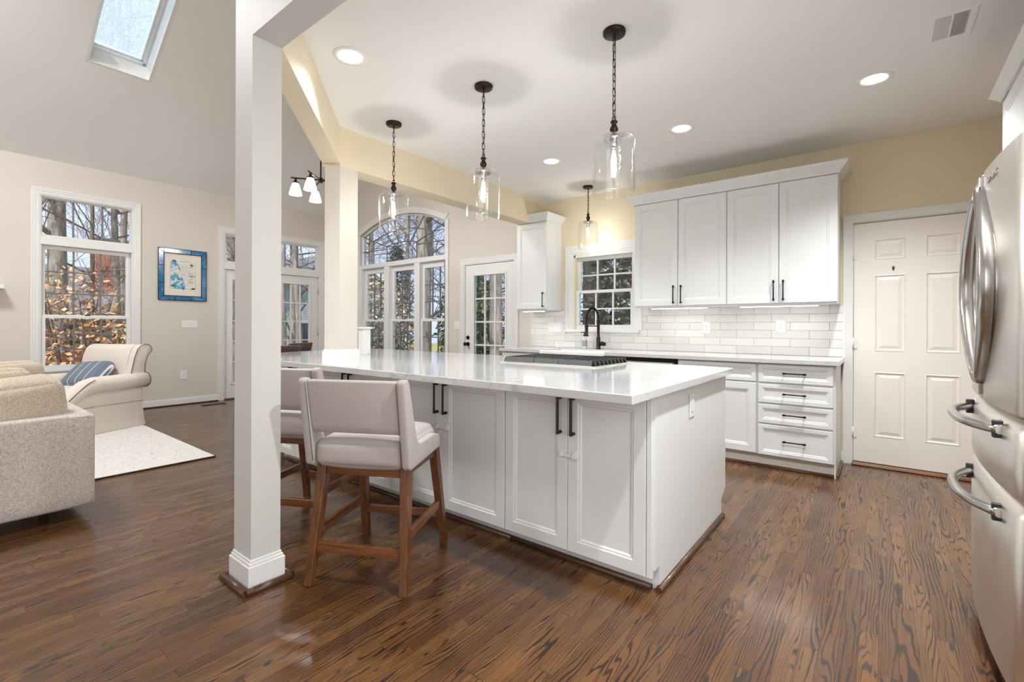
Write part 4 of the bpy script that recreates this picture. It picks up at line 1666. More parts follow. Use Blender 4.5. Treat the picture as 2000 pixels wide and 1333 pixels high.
def fx(y):
    return FXE - FB * (1 - ((y - FYC) / .455) ** 2)


MB().box((.40, FY0 + .012, .04), (1.09, FY1 - .012, 1.735), .006).obj('body', 'darkside', t)
MB().box((.37, FY0 + .02, .005), (.42, FY1 - .02, .075), .003).obj('toe_grille', 'darkside', t)


def fdoor(name, y0, y1, z0, z1, lip=0.0):
    mb = MB()
    n_ = 16
    ys = [y0 + (y1 - y0) * i / n_ for i in range(n_ + 1)]
    sec = []
    for y in ys:
        e = min(y - y0, y1 - y)
        rx = .010 * max(0, 1 - e / .012) ** 2
        sec.append((fx(y) + rx, y))
    poly = sec + [(.392, y1), (.392, y0)]
    nn_ = len(poly)
    levels = [(z0, .006), (z0 + .006, 0), (z1 - .006 - lip, 0), (z1, .006 + lip * .8)]
    vs = []
    for (z, ins) in levels:
        for i, (x, y) in enumerate(poly):
            vs.append((x + (ins if i <= n_ else 0), y, z))
    fs = []
    for l in range(3):
        for i in range(nn_):
            fs.append((l * nn_ + i, l * nn_ + (i + 1) % nn_, (l + 1) * nn_ + (i + 1) % nn_, (l + 1) * nn_ + i))
    fs.append(list(range(nn_))[::-1]); fs.append(list(range(3 * nn_, 4 * nn_)))
    b = len(mb.v)
    mb.add(vs, fs)
    for k in range(len(mb.f)):
        f = mb.f[k]
        if len(f) == 4 and all((i % nn_) <= n_ for i in f):
            mb.s[k] = True
    return mb.obj(name, 'steel', t)


dn = fdoor('door', FY0, FYC - .003, .912, 1.735)
df = fdoor('door', FYC + .003, FY1, .912, 1.735)
du = fdoor('drawer', FY0, FY1, .668, .898, .03)
dl = fdoor('drawer', FY0, FY1, .082, .655, .03)
for (par, sg) in ((dn, -1), (df, 1)):
    mb = MB()
    pts = []
    z0, z1 = .985, 1.665
    for i in range(33):
        a = i / 32
        s_ = math.sin(PI * a)
        pts.append((.292 - .012 * s_ ** .5 - .004, FYC + sg * (.020 + .205 * s_ ** .85), z0 + (z1 - z0) * a))
    mb.tube(pts, [.019 + .004 * math.sin(PI * i / 32) for i in range(33)], 14)
    pts2 = [(p[0] + .022, p[1] - sg * .004, p[2]) for p in pts]
    mb.tube(pts2, .011, 10)
    for zz in (z0 + .02, z1 - .02):
        mb.cyl((.272, FYC + sg * .03, zz), (.302, FYC + sg * .03, zz), .012, 10)
    mb.obj('handle', 'steelh', par)
MB().box((.284, FYC - .006, .93), (.30, FYC + .006, 1.72), .002).obj('center_seal', 'chrome', t)
for (par, zz) in ((du, .852), (dl, .590)):
    mb = MB()
    pts = []
    for i in range(31):
        a = -1 + 2 * i / 30
        y = FYC - .01 + a * .285
        pts.append((fx(y) - .004 - .070 * (1 - abs(a) ** 2.6), y, zz))
    mb.tube(pts, .0155, 14)
    h = mb.obj('handle', 'steelh', par)
    for s_ in (-1, 1):
        mb = MB()
        y = FYC - .01 + s_ * .275
        mb.box((fx(y) - .022, y - .007, zz - .028), (fx(y) + .004, y + .007, zz + .028), .003)
        mb.obj('end_bracket', 'darkside', h)
# letters on the near door
cu = bpy.data.curves.new('letters', 'FONT')
cu.body = 'SAMSUNG'
cu.size = .030
cu.extrude = .0006
tmp = bpy.data.objects.new('letters_tmp', cu)
COL.objects.link(tmp)
me = bpy.data.meshes.new_from_object(tmp)
bpy.data.objects.remove(tmp)
lo = bpy.data.objects.new('lettering', me)
me.materials.clear(); me.materials.append(M['etch'])
COL.objects.link(lo)
inv = rmat(t).inverted()
TM = Matrix.Translation((0, 0, 0))
for v in me.vertices:
    yy = 2.30 - v.co.x
    v.co = inv @ Vector((fx(yy) - .0012 + v.co.z, yy, 1.672 + v.co.y))
lo.parent = dn
ROOT[lo.name] = rmat(t)

t = thing('upper_cabinet', 'white upper cabinet above the refrigerator', 'cabinet', (.83, 2.9, 1.76), 0)
UX = .54
MB().box((UX + .021, 2.0, 1.76), (XE - .002, 3.765, 2.445), .001).obj('carcass', 'cab', t)
for k in range(3):
    a = 3.765 - .003 - k * .588
    front(t, 'door', (UX, a, 1.775), (0, -1, 0), ZU, (-1, 0, 0), .582, .655)
prof_z = 2.442
mb = MB()
pr = [(0, 0), (.01, 0), (.013, .008), (.022, .018), (.036, .032), (.046, .040), (.05, .044), (.05, .052), (0, .052)]
vs, fs = [], []
sg_ = [(UX, 2.0, -1, 0), (UX, 3.765, -1, 1), (XE - .003, 3.765, 0, 1)]
for (x, y, ox, oy) in sg_:
    for (o, h) in pr:
        vs.append((x + ox * o, y + oy * o, prof_z + h))
m_ = len(pr)
for i in range(2):
    for k in range(m_):
        fs.append((i * m_ + k, i * m_ + (k + 1) % m_, (i + 1) * m_ + (k + 1) % m_, (i + 1) * m_ + k))
fs.append(list(range(m_)))
mb.add(vs, fs)
tag(mb.obj('cabinet_crown', 'cab'), 'white crown molding above the refrigerator cabinet', 'crown molding')

# ceiling fittings ----------------------------------------------------------
def recessed(x, y, lab, watts=150, cone=118):
    t = thing('recessed_light', lab, 'ceiling light', (x, y, ZC), 0, 'recessed lights in the kitchen ceiling')
    MB().lathe([(.098, 0), (.096, -.005), (.078, -.007), (.066, -.001), (.064, .01)], (x, y, ZC - .0005), 36).obj('trim_ring', 'plate', t)
    MB().lathe([(.0645, -.002), (0, -.0035)], (x, y, ZC - .001), 32).obj('lens', 'lens', t)
    light('recessed_lamp', 'SPOT', (x, y, ZC - .02), watts, (0.95, .98, 1.0), (0, 0, 0), radius=.06, parent=t, spot=(math.radians(cone), .9))
    return t


recessed(-2.442, 1.583, 'recessed ceiling light nearest the tall column', 85, 130)
recessed(-.03, 3.759, 'recessed ceiling light between the vent and the six-panel door', 160, 130)
recessed(-1.243, 3.767, 'recessed ceiling light in front of the wide upper cabinets', 62, 105)
recessed(-2.468, 3.759, 'recessed ceiling light in front of the sink window', 75, 110)
recessed(0.0, 1.583, 'recessed ceiling light over the aisle by the refrigerator', 200, 166)

t = thing('ceiling_vent', 'white louvred air vent in the kitchen ceiling', 'vent', (.29, 3.34, ZC))
vx0, vx1, vy0, vy1 = .195, .383, 3.190, 3.486
mb = MB()
mb.rings((vx0, vy1, ZC), (1, 0, 0), (0, -1, 0), (0, 0, -1), vx1 - vx0, vy1 - vy0, [(0, 0), (.0, .003), (.004, .006), (.028, .006), (.030, .002)])
mb.obj('frame', 'plate', t)
MB().box((vx0 + .028, vy0 + .03, ZC - .0025), (vx1 - .028, vy1 - .03, ZC - .002)).obj('dark_opening', 'vent_dark', t)
MB().box(((vx0 + vx1) / 2 - .003, vy0 + .028, ZC - .007), ((vx0 + vx1) / 2 + .003, vy1 - .028, ZC - .002)).obj('divider', 'plate', t)
for half, ang in ((0, .9), (1, -.9)):
    xa = vx0 + .03 if half == 0 else (vx0 + vx1) / 2 + .003
    xb = (vx0 + vx1) / 2 - .003 if half == 0 else vx1 - .03
    mb = MB()
    for i in range(12):
        xx = xa + (xb - xa) * (i + .5) / 12
        d = .0022
        mb.add([(xx - d, vy0 + .03, ZC - (.0035 if ang > 0 else .0065)), (xx + d, vy0 + .03, ZC - (.0065 if ang > 0 else .0035)),
                (xx + d, vy1 - .03, ZC - (.0065 if ang > 0 else .0035)), (xx - d, vy1 - .03, ZC - (.0035 if ang > 0 else .0065))], [(0, 1, 2, 3)])
    mb.obj('louvers', 'plate', t)


def chain_links(mb, x, y, z1, z0, n_):
    pitch = (z1 - z0) / n_
    for i in range(n_):
        zc_ = z1 - pitch * (i + .5)
        hl = pitch * .5 + .0035
        w_ = .0085
        ang = (PI / 4 if i % 2 else -PI / 4) + .35
        pts = []
        for k in range(16):
            a = 2 * PI * k / 16
            lx = w_ * math.cos(a)
            lz = (hl - w_) * (1 if math.sin(a) > 0 else -1) + w_ * math.sin(a)
            pts.append((x + lx * math.cos(ang), y + lx * math.sin(ang), zc_ + lz))
        mb.tube(pts, .0022, 6, closed=True)


def pendant(x, y, dz, lab, group, power, links=12):
    """dz: lowers the shade against the ceiling; z values relative to the ceiling"""
    t = thing('pendant_light', lab, 'pendant lamp', (x, y, ZC), 0, group)
    MB().lathe([(0, -.022), (.050, -.022), (.058, -.018), (.060, -.006), (.060, 0)], (x, y, ZC), 36).obj('canopy', 'bronze', t)
    mb = MB().lathe([(.006, -.022), (.006, -.034), (.003, -.038)], (x, y, ZC), 12)
    mb.obj('canopy_loop', 'bronze', t)
    zt = ZC - dz            # top of the turned finial
    mb = MB()
    chain_links(mb, x, y, ZC - .034, zt + .016, links)
    mb.tube([(x + .005 * math.sin(i), y + .005 * math.cos(i * 1.3), ZC - .02 - (ZC - .02 - zt) * i / 20) for i in range(21)], .0017, 6)
    mb.obj('chain', 'bronze', t)
    mb = MB()
    mb.tube([(x + .011 * math.cos(a), y, zt + .012 + .011 * math.sin(a)) for a in [2 * PI * i / 14 for i in range(14)]], .0022, 6, closed=True)
    mb.lathe([(0, .004), (.012, .002), (.019, -.004), (.019, -.010), (.012, -.016), (.013, -.024), (.022, -.042), (.022, -.052), (.013, -.066), (.012, -.072), (.026, -.080), (.028, -.084), (0, -.086)], (x, y, zt), 24)
    mb.obj('finial', 'bronze', t)
    zg = zt - .100
    R_ = .111
    H_ = .292
    mb = MB().lathe([(.045, .012), (.08, .010), (R_ - .012, .004), (R_ - .003, -.004), (R_, -.014), (R_, -H_)], (x, y, zg), 48)
    mb.lathe([(R_ - .0035, -H_), (R_ - .0035, -.016), (R_ - .014, .0), (.045, .007)], (x, y, zg), 48)
    mb.lathe([(R_, -H_), (R_ - .002, -H_ - .002), (R_ - .0035, -H_)], (x, y, zg), 48)
    mb.obj('glass_shade', 'pglass', t)
    mb = MB().lathe([(0, .018), (.030, .016), (.052, .004), (.053, -.004), (.048, -.004), (.02, -.002)], (x, y, zg), 32)
    mb.lathe([(.02, -.002), (.02, -.035), (.017, -.05), (0, -.05)], (x, y, zg), 20)
    mb.obj('socket', 'chrome', t)
    mb = MB().lathe([(.012, -.05), (.016, -.065), (.028, -.10), (.031, -.125), (.026, -.152), (.014, -.172), (0, -.178)], (x, y, zg), 24)
    b_ = mb.obj('bulb', 'bulbglass', t)
    mb = MB()
    for k in range(4):
        a = PI / 4 + k * PI / 2
        mb.tube([(x + .005 * math.cos(a), y + .005 * math.sin(a), zg - .06), (x + .011 * math.cos(a), y + .011 * math.sin(a), zg - .10), (x + .008 * math.cos(a), y + .008 * math.sin(a), zg - .15)], .0018, 6)
    mb.obj('filament', 'fil', b_)
    light('pendant_lamp', 'POINT', (x, y, zg - .115), power, (.99, .985, .97), radius=.014, parent=t)
    return t


G_ = 'glass pendants over the island'
pendant(-2.98, 2.312, .462, 'glass cylinder pendant over the island nearest the arched window', G_, 6, 11)
pendant(-2.05, 2.312, .470, 'glass cylinder pendant over the middle of the island', G_, 6, 11)
pendant(-1.12, 2.312, .478, 'glass cylinder pendant over the right end of the island', G_, 6, 11)
pendant(-2.584, 4.69, .308, 'glass cylinder pendant hanging in front of the sink window', None, 6, 8)


# ================================================================== FURNITURE
def bar(mb, p, q, w, h, up=(0, 0, 1), w2=None, h2=None, c=0.003):
    """rectangular bar between two points; w across, h along the 'up' side; chamfered corners"""
    p, q, up = Vector(p), Vector(q), Vector(up)
    d = (q - p).normalized()
    s = d.cross(up).normalized()
    u = s.cross(d).normalized()
    vs = []
    for (P_, ww, hh) in ((p, w, h), (q, w2 or w, h2 or h)):
        a, b = ww / 2, hh / 2
        for (x, y) in ((-a + c, -b), (a - c, -b), (a, -b + c), (a, b - c), (a - c, b), (-a + c, b), (-a, b - c), (-a, -b + c)):
            vs.append(P_ + s * x + u * y)
    fs = [(i, (i + 1) % 8, 8 + (i + 1) % 8, 8 + i) for i in range(8)] + [tuple(range(8))[::-1], tuple(range(8, 16))]
    return mb.add(vs, fs)


# counter stool, local frame: x to the sitter's side, y towards the island, origin on the floor under the back legs
ST = (-1.826, 1.217)
SR = math.radians(27.5)
t = thing('counter_stool', 'upholstered grey counter stool in front, fully in view before the island', 'stool', (ST[0], ST[1], 0), SR, 'grey upholstered counter stools at the island')


def lx(z): return .227 - .024 * z / .535
def yb_(z): return .085 * z / .535
def yf_(z): return .535 - .10 * z / .545


for sx_ in (-1, 1):
    mb = MB()
    bar(mb, (sx_ * lx(0), yb_(0), 0), (sx_ * lx(.54), yb_(.54), .54), .034, .040, (0, 1, 0), .044, .052)
    mb.obj('leg', 'stoolwood', t, local=True)
    mb = MB()
    bar(mb, (sx_ * lx(0), yf_(0), 0), (sx_ * lx(.55), yf_(.55), .55), .034, .040, (0, 1, 0), .044, .052)
    mb.obj('leg', 'stoolwood', t, local=True)
for (yfn, z, hh, nm) in ((yb_, .165, .045, 'stretcher'), (yf_, .160, .038, 'stretcher'), (yb_, .508, .05, 'apron_rail'), (yf_, .512, .045, 'apron_rail')):
    mb = MB()
    bar(mb, (-lx(z) + .015, yfn(z), z), (lx(z) - .015, yfn(z), z), .022, hh)
    mb.obj(nm, 'stoolwoodx', t, local=True)
for sx_ in (-1, 1):
    for (z, hh, nm) in ((.228, .042, 'stretcher'), (.516, .045, 'apron_rail')):
        mb = MB()
        bar(mb, (sx_ * lx(z), yb_(z) + .015, z), (sx_ * lx(z), yf_(z) - .015, z), .022, hh)
        mb.obj(nm, 'stoolwoody', t, local=True)
prof = [(-.058, .925), (-.046, .940), (-.014, .940), (.001, .922), (.045, .790), (.085, .680), (.102, .648), (.130, .634), (.330, .634), (.435, .602), (.455, .585), (.452, .560), (.425, .550), (.024, .534), (.006, .548)]
for sx_ in (-1, 1):
    a, b = (.212, .252) if sx_ > 0 else (-.252, -.212)
    mb = MB().prism(prof, a, b, (1, 2), c=.011)
    sd = mb.obj('side_wing', 'stoolfab', t, local=True)
    mb = MB()
    xx = .2125 * sx_
    mb.tube([(xx, -.059 + .066 * (.925 - z) / .385, z) for z in (.925, .85, .75, .65, .56)], .0014, 6)
    mb.obj('seam', 'piping', sd, local=True)
mb = MB().prism([(-.050, .930), (-.012, .934), (.028, .810), (.058, .700), (.045, .688), (.006, .692), (-.010, .720)], -.213, .213, (1, 2), c=.012)
mb.obj('backrest', 'stoolfab', t, local=True)
mb = MB().soft((.424, .47, .112), .032, .030, 12, Matrix.Translation((0, .245, .594)))
mb.obj('seat', 'stoolfab', t, local=True)
stool2 = dup(t, (ST[0] - .835, ST[1] + .085, 0), math.radians(26), 'upholstered grey counter stool half hidden behind the tall white column')

# sofa ----------------------------------------------------------------------
t = thing('sofa', 'beige tweed sofa seen from behind at the left edge', 'sofa', (-4.25, -.4, 0))
XB, YE = -3.775, .70


def rbox(mb, lo, hi, r, n=6, puff=0.0):
    lo, hi = Vector(lo), Vector(hi)
    return mb.soft(tuple(hi - lo), r, puff, n, Matrix.Translation((lo + hi) / 2))


mb = MB(); rbox(mb, (XB - .17, -1.75, .075), (XB, YE, .632), .028, 8)
mb.obj('back_frame', 'sofafab', t)
mb = MB().tube([(XB - .006, -1.7, .615), (XB - .006, YE - .03, .615)], .0035, 6)
mb.obj('top_seam', 'sofafab', t)
mb = MB(); rbox(mb, (-4.72, YE - .15, .075), (XB - .10, YE, .632), .026, 8)
mb.obj('arm', 'sofafab', t)
mb = MB(); rbox(mb, (-4.70, -1.7, .10), (XB - .10, YE - .13, .34), .02, 6)
mb.obj('seat_base', 'sofafab', t)
for (a, b) in ((-1.68, -.56), (-.55, .545)):
    mb = MB(); rbox(mb, (-4.74, a, .33), (-4.0, b, .50), .05, 10, .02)
    mb.obj('seat_cushion', 'sofafab', t)
for (a, b) in ((-1.68, -.53), (-.52, .60)):
    mb = MB()
    mb.soft((b - a, .45, .25), .075, .05, 12, Matrix.Translation((-4.06, (a + b) / 2, .582)) @ Matrix.Rotation(math.radians(6), 4, 'X') @ Matrix.Rotation(math.radians(10), 4, 'Y') @ Matrix.Rotation(PI / 2, 4, 'Z') @ Matrix.Rotation(PI / 2, 4, 'X'))
    mb.obj('back_cushion', 'cushfab', t)
for (x, y) in ((-4.0, .50), (-4.6, .50), (-4.0, -1.60), (-4.6, -1.60)):
    MB().cyl((x, y, 0.0), (x, y, .08), .022, 12).obj('foot', 'darkwood', t)


def free_pillow(name, lab, cat, size, puff, mat, loc, rot, pip=None, group=None):
    o = MB().soft(size, min(size) * .48, puff, 14).obj(name, mat)
    tag(o, lab, cat, group)
    o.rotation_euler = rot
    o.location = loc
    ROOT[o.name] = Matrix.Translation(loc)
    if pip:
        hx, hy = size[0] / 2 - .012, size[1] / 2 - .012
        pts = []
        for (cx2, cy2, a0) in ((hx - .03, hy - .03, 0), (-hx + .03, hy - .03, PI / 2), (-hx + .03, -hy + .03, PI), (hx - .03, -hy + .03, 1.5 * PI)):
            for k in range(5):
                a = a0 + PI / 2 * k / 4
                pts.append((cx2 + .042 * math.cos(a), cy2 + .042 * math.sin(a), 0))
        MB().tube(pts, .006, 6, closed=True).obj('piping', pip, o, local=True)
    return o


free_pillow('throw_pillow', 'tan throw pillow behind the nearest sofa back cushion', 'pillow', (.50, .46, .16), .03, 'cushfab', (-4.46, .26, .655), (math.radians(82), 0, math.radians(97)))
free_pillow('throw_pillow', 'tan pillow with dark piping farthest to the left on the sofa', 'pillow', (.46, .44, .14), .03, 'cushfab', (-4.62, .40, .70), (math.radians(75), 0, math.radians(120)), 'piping')

# armchair --------------------------------------------------------------------
t = thing('armchair', 'cream roll-arm armchair with dark piping under the tall left window', 'armchair', (-7.143, 1.50, 0.0), math.radians(26))
mb = MB()
vs = []
for (z, g) in ((.016, .018), (.10, .008), (.20, .002), (.292, 0)):
    vs += [(-.40 - g, -.90 - g, z), (.40 + g, -.90 - g, z), (.40 + g, .0 + g, z), (-.40 - g, .0 + g, z)]
fs = []
for l in range(3):
    for k in range(4):
        fs.append((l * 4 + k, l * 4 + (k + 1) % 4, (l + 1) * 4 + (k + 1) % 4, (l + 1) * 4 + k))
fs.append((3, 2, 1, 0)); fs.append((12, 13, 14, 15))
mb.add(vs, fs)
mb.obj('skirt', 'chairfab', t, local=True)
mb = MB().tube([(-.402, -.902, .293), (.402, -.902, .293), (.402, .002, .293), (-.402, .002, .293)], .004, 6, closed=True)
mb.obj('skirt_piping', 'chairfab', t, local=True)
MB().box((-.39, -.88, .292), (.39, .0, .36), .01).obj('seat_deck', 'chairfab', t, local=True)
for s_ in (-1, 1):
    path = [(s_ * .375, .045, .535), (s_ * .375, -.20, .535), (s_ * .375, -.52, .533), (s_ * .375, -.61, .510), (s_ * .37, -.69, .455), (s_ * .365, -.78, .37), (s_ * .36, -.855, .285)]
    mb = MB().tube(path, [.085, .085, .085, .084, .080, .074, .066], 20)
    mb.box((min(s_ * .30, s_ * .392), -.85, .29), (max(s_ * .30, s_ * .392), .0, .47), .012)
    ar_ = mb.obj('arm', 'chairfab', t, local=True)
    mb = MB()
    mb.tube([(s_ * .375 + .087 * math.cos(a), .046, .535 + .087 * math.sin(a)) for a in [2 * PI * i / 24 for i in range(24)]], .004, 6, closed=True)
    mb.tube([(s_ * .446, -.55, .592), (s_ * .450, -.62, .56), (s_ * .444, -.70, .49), (s_ * .434, -.79, .40), (s_ * .422, -.86, .31)], .004, 6)
    mb.obj('piping', 'piping', ar_, local=True)
pb = [(-.14, .40), (-.135, .58), (-.085, .80), (-.05, .895), (-.01, .935), (.045, .948), (.095, .935), (.122, .895), (.110, .855), (.070, .815), (.040, .72), (.026, .5), (.006, .30), (-.12, .30)]
mb = MB().prism(pb, -.385, .385, (1, 2), c=.018)
bk = mb.obj('backrest', 'chairfab', t, local=True)
for s_ in (-1, 1):
    mb = MB().tube([(s_ * .386, y, z) for (y, z) in pb[1:12]], .0042, 6)
    mb.obj('piping', 'piping', bk, local=True)
mb = MB().tube([(.30, -.118, .62), (.30, -.092, .80), (.30, -.058, .90), (.30, -.012, .945), (.30, .045, .955)], .004, 6)
mb.obj('inner_piping', 'ivory', bk, local=True)
mb = MB(); rbox(mb, (-.298, -.89, .345), (.298, -.10, .485), .045, 10, .02)
sc_ = mb.obj('seat_cushion', 'chairfab', t, local=True)
mb = MB().tube([(-.27, -.885, .475), (.27, -.885, .475)], .005, 6)
mb.obj('piping', 'ivory', sc_, local=True)
wv = Vector((.898, .439, 0.05)).normalized()
hv = Vector((-.439 * .70, .898 * .70, .70)); hv = (hv - wv * hv.dot(wv)).normalized()
nv3 = wv.cross(hv)
pm = Matrix((wv, hv, nv3)).transposed()
free_pillow('throw_pillow', 'blue-grey pillow with thin white stripes on the armchair', 'pillow', (.46, .36, .13), .03, 'pillow', (-7.02, 1.235, .605), pm.to_euler())

# rug, mantel, floor register -----------------------------------------------------
t = thing('area_rug', 'cream woven rug on the dark floor under sofa and armchair', 'rug', (-5.7, .1, 0))
MB().box((-6.80, -1.8, .0015), (-4.660, 1.672, .0135), .002).obj('pile', 'rug', t)
mb = MB()
for (a, b) in (((-4.657, -1.8), (-4.657, 1.675)), ((-4.657, 1.675), (-6.80, 1.675)), ((-6.803, 1.675), (-6.803, -1.8))):
    mb.tube([(*a, .0065), (*b, .0065)], .006, 6)
mb.obj('binding', 'rugedge', t)
t = thing('mantel_shelf', 'white mantel shelf end at the left edge of the living room wall', 'mantel', (XL + .1, -.2, 1.6))
MB().box((XL + .001, -1.3, 1.585), (XL + .20, .668, 1.635), .004).obj('shelf', 'trim', t)
MB().box((XL + .001, -1.27, 1.545), (XL + .15, .635, 1.585), .01).obj('cove_molding', 'trim', t)
MB().box((XL + .001, -1.22, 1.40), (XL + .09, .59, 1.545), .004).obj('frieze', 'trim', t)
t = thing('floor_register', 'small dark floor air register near the glazed double door', 'vent', (-7.75, 2.78, 0))
MB().box((-7.83, 2.62, 0), (-7.71, 2.92, .006), .002).obj('frame', 'rugedge', t)
mb = MB()
for i in range(14):
    mb.box((-7.815, 2.64 + i * .019, .006), (-7.725, 2.647 + i * .019, .0075))
mb.obj('louvers', 'vent_dark', t)

# framed chart ------------------------------------------------------------------
PC = Vector((XL, 2.474, 1.913))
t = thing('framed_chart', 'antique style chart print in a blue stained-glass frame on the greige wall', 'picture', tuple(PC))
hw, hh, fw = .302, .373, .064
mb = MB()
for (y0, y1, z0, z1) in ((-hw, -hw + fw, -hh, hh), (hw - fw, hw, -hh, hh), (-hw + fw, hw - fw, hh - fw, hh), (-hw + fw, hw - fw, -hh, -hh + fw)):
    mb.box((.002, y0, z0), (.024, y1, z1), .003)
fr_ = mb.obj('glass_frame', 'stained', t, local=True)
mb = MB()
for (a, b) in ((-hw, -hw), (hw, hw)):
    pass
E4 = [(-hw, -hh), (hw, -hh), (hw, hh), (-hw, hh)]
I4 = [(-hw + fw, -hh + fw), (hw - fw, -hh + fw), (hw - fw, hh - fw), (-hw + fw, hh - fw)]
for k in range(4):
    for L4 in (E4, I4):
        a, b = L4[k], L4[(k + 1) % 4]
        mb.tube([(.022, *a), (.022, *b)], .005, 6)
    mb.tube([(.025, *E4[k]), (.025, *I4[k])], .003, 6)
for f_ in (-.33, .33):
    y = hw * f_ * 1.0
    z = hh * f_ * 1.0
    mb.tube([(.025, y, hh), (.025, y, hh - fw)], .003, 6); mb.tube([(.025, y, -hh), (.025, y, -hh + fw)], .003, 6)
    mb.tube([(.025, hw, z), (.025, hw - fw, z)], .003, 6); mb.tube([(.025, -hw, z), (.025, -hw + fw, z)], .003, 6)
mb.obj('lead_came', 'lead', fr_, local=True)
MB().box((.003, -hw + fw, -hh + fw), (.012, hw - fw, hh - fw)).obj('mat_board', 'mat_board', t, local=True)
ar_ = MB().box((.012, -.165, -.205), (.0135, .165, .205)).obj('print', 'art', t, local=True)
mb = MB()
for (a, b) in (((-.16, -.20), (.16, -.20)), ((.16, -.20), (.16, .17)), ((-.16, -.20), (-.16, .17)), ((-.16, .17), (-.12, .20)), ((.16, .17), (.12, .19)), ((-.05, .19), (.12, .19))):
    mb.tube([(.0140, *a), (.0140, *b)], .0012, 4)
for (cy, cz, r) in ((-.11, .205, .020), (-.09, .19, .014), (.11, .155, .022), (.115, .135, .012), (.135, -.195, .022), (.115, -.20, .014), (.0, -.205, .016), (-.12, -.165, .016)):
    pts = [(cy + r * (1 + .35 * math.sin(5 * a)) * math.cos(a), cz + r * .55 * (1 + .3 * math.cos(7 * a)) * math.sin(a)) for a in [2 * PI * i / 20 for i in range(20)]]
    mb.add([(.0142, *p) for p in pts], [tuple(range(20))])
random.seed(3)
for (y0, y1, z) in ((.08, .14, .03), (.075, .15, -.01), (.08, .15, -.025), (.08, .14, -.06), (.06, .14, -.10), (.07, .14, -.115), (.08, .15, .115), (-.02, .10, .205)):
    y = y0
    while y < y1:
        w_ = random.uniform(.004, .010)
        h_ = random.uniform(.004, .009) * (2.0 if z in (-.01, -.025) else 1)
        mb.add([(.0142, y, z), (.0142, y + w_, z), (.0142, y + w_ * .8, z + h_), (.0142, y + w_ * .2, z + h_)], [(0, 1, 2, 3)])
        y += w_ + random.uniform(.002, .005)
mb.obj('line_drawing', 'ink', ar_, local=True)
# local coordinates above are already relative to the picture

# dining set beyond the island ------------------------------------------------------
t = thing('dining_table', 'dark dining table in the breakfast area beyond the island', 'table', (-5.75, 3.35, 0))
MB().lathe([(0, .71), (.52, .71), (.55, .722), (.55, .745), (.54, .75), (0, .75)], (-5.75, 3.35, 0), 40).obj('tabletop', 'darkwood', t)
MB().lathe([(.0, .0), (.28, .0), (.26, .03), (.08, .08), (.055, .35), (.07, .62), (.20, .71), (0, .71)], (-5.75, 3.35, 0), 24).obj('pedestal', 'darkwood', t)


def dining_chair(x, y, rot, lab):
    t = thing('dining_chair', lab, 'chair', (x, y, 0), rot, 'dark dining chairs beyond the island')
    for (sx_, sy_) in ((-1, -1), (1, -1), (-1, 1), (1, 1)):
        mb = MB()
        if sy_ < 0:
            mb.tube([(sx_ * .19, -.22, 0), (sx_ * .19, -.20, .45), (sx_ * .19, -.235, .72), (sx_ * .19, -.285, .95)], .017, 8)
        else:
            mb.tube([(sx_ * .20, .20, 0), (sx_ * .195, .19, .44)], .017, 8)
        mb.obj('leg', 'darkwood', t, local=True)
    MB().soft((.44, .43, .06), .025, .012, 8, Matrix.Translation((0, 0, .46))).obj('seat', 'piping', t, local=True)
    mb = MB().prism([(-.30, .97), (-.27, .972), (-.235, .80), (-.262, .80)], -.215, .215, (1, 2), c=.008)
    mb.obj('top_rail', 'darkwood', t, local=True)
    mb = MB()
    bar(mb, (-.19, -.215, .58), (.19, -.215, .58), .02, .04)
    mb.obj('back_rail', 'darkwood', t, local=True)
    return t


dining_chair(-5.56, 2.67, math.radians(118), 'dark wooden dining chair showing its top rail just above the counter')
dining_chair(-4.99, 2.30, math.radians(82), 'dark wooden dining chair nearest the tall column, barely above the counter')

# chandelier --------------------------------------------------------------------
HX, HY, HZ = -5.15, 2.95, 2.875
t = thing('chandelier', 'dark metal chandelier with white bell shades in the breakfast area', 'chandelier', (HX, HY, zv(HX)))
MB().cyl((HX, HY, HZ - .02), (HX, HY, zv(HX) - .02), .008, 10).obj('rod', 'bronze', t)
MB().lathe([(0, -.03), (.05, -.028), (.065, 0), (.065, .04)], (HX, HY, zv(HX) - .03), 24).obj('canopy', 'bronze', t)
MB().lathe([(0, -.03), (.02, -.03), (.024, -.015), (.024, .015), (.012, .03)], (HX, HY, HZ), 16).obj('hub', 'bronze', t)
for k in range(5):
    a = math.radians(163 + 72 * k)
    ex, ey = HX + .32 * math.cos(a), HY + .32 * math.sin(a)
    mb = MB()
    bar(mb, (HX, HY, HZ), (ex, ey, HZ), .014, .014, c=.002)
    x, y = HX + .27 * math.cos(a), HY + .27 * math.sin(a)
    mb.lathe([(.008, 0), (.014, -.02), (.016, -.04), (.036, -.048), (.040, -.062), (.034, -.062)], (x, y, HZ), 16)
    am = mb.obj('arm', 'bronze', t)
    mb = MB().lathe([(.034, -.06), (.045, -.09), (.062, -.15), (.072, -.195), (.068, -.195), (.058, -.15), (.040, -.088), (.028, -.062)], (x, y, HZ), 24)
    mb.obj('shade', 'frost', am)
    light('chandelier_lamp', 'POINT', (x, y, HZ - .21), 11, (1, .985, .965), radius=.04, parent=t)

# ================================================================== OUTDOORS
GZ = -1.15
rnd = random.Random(11)
mb = MB()
N_ = 24


def gh(x, y):
    d = max(0, math.hypot(x + 3, y - 2) - 14)
    return GZ + .35 * noise.noise(Vector((x * .09, y * .09, 0))) - .015 * d * (1 if x < -9 else .2)


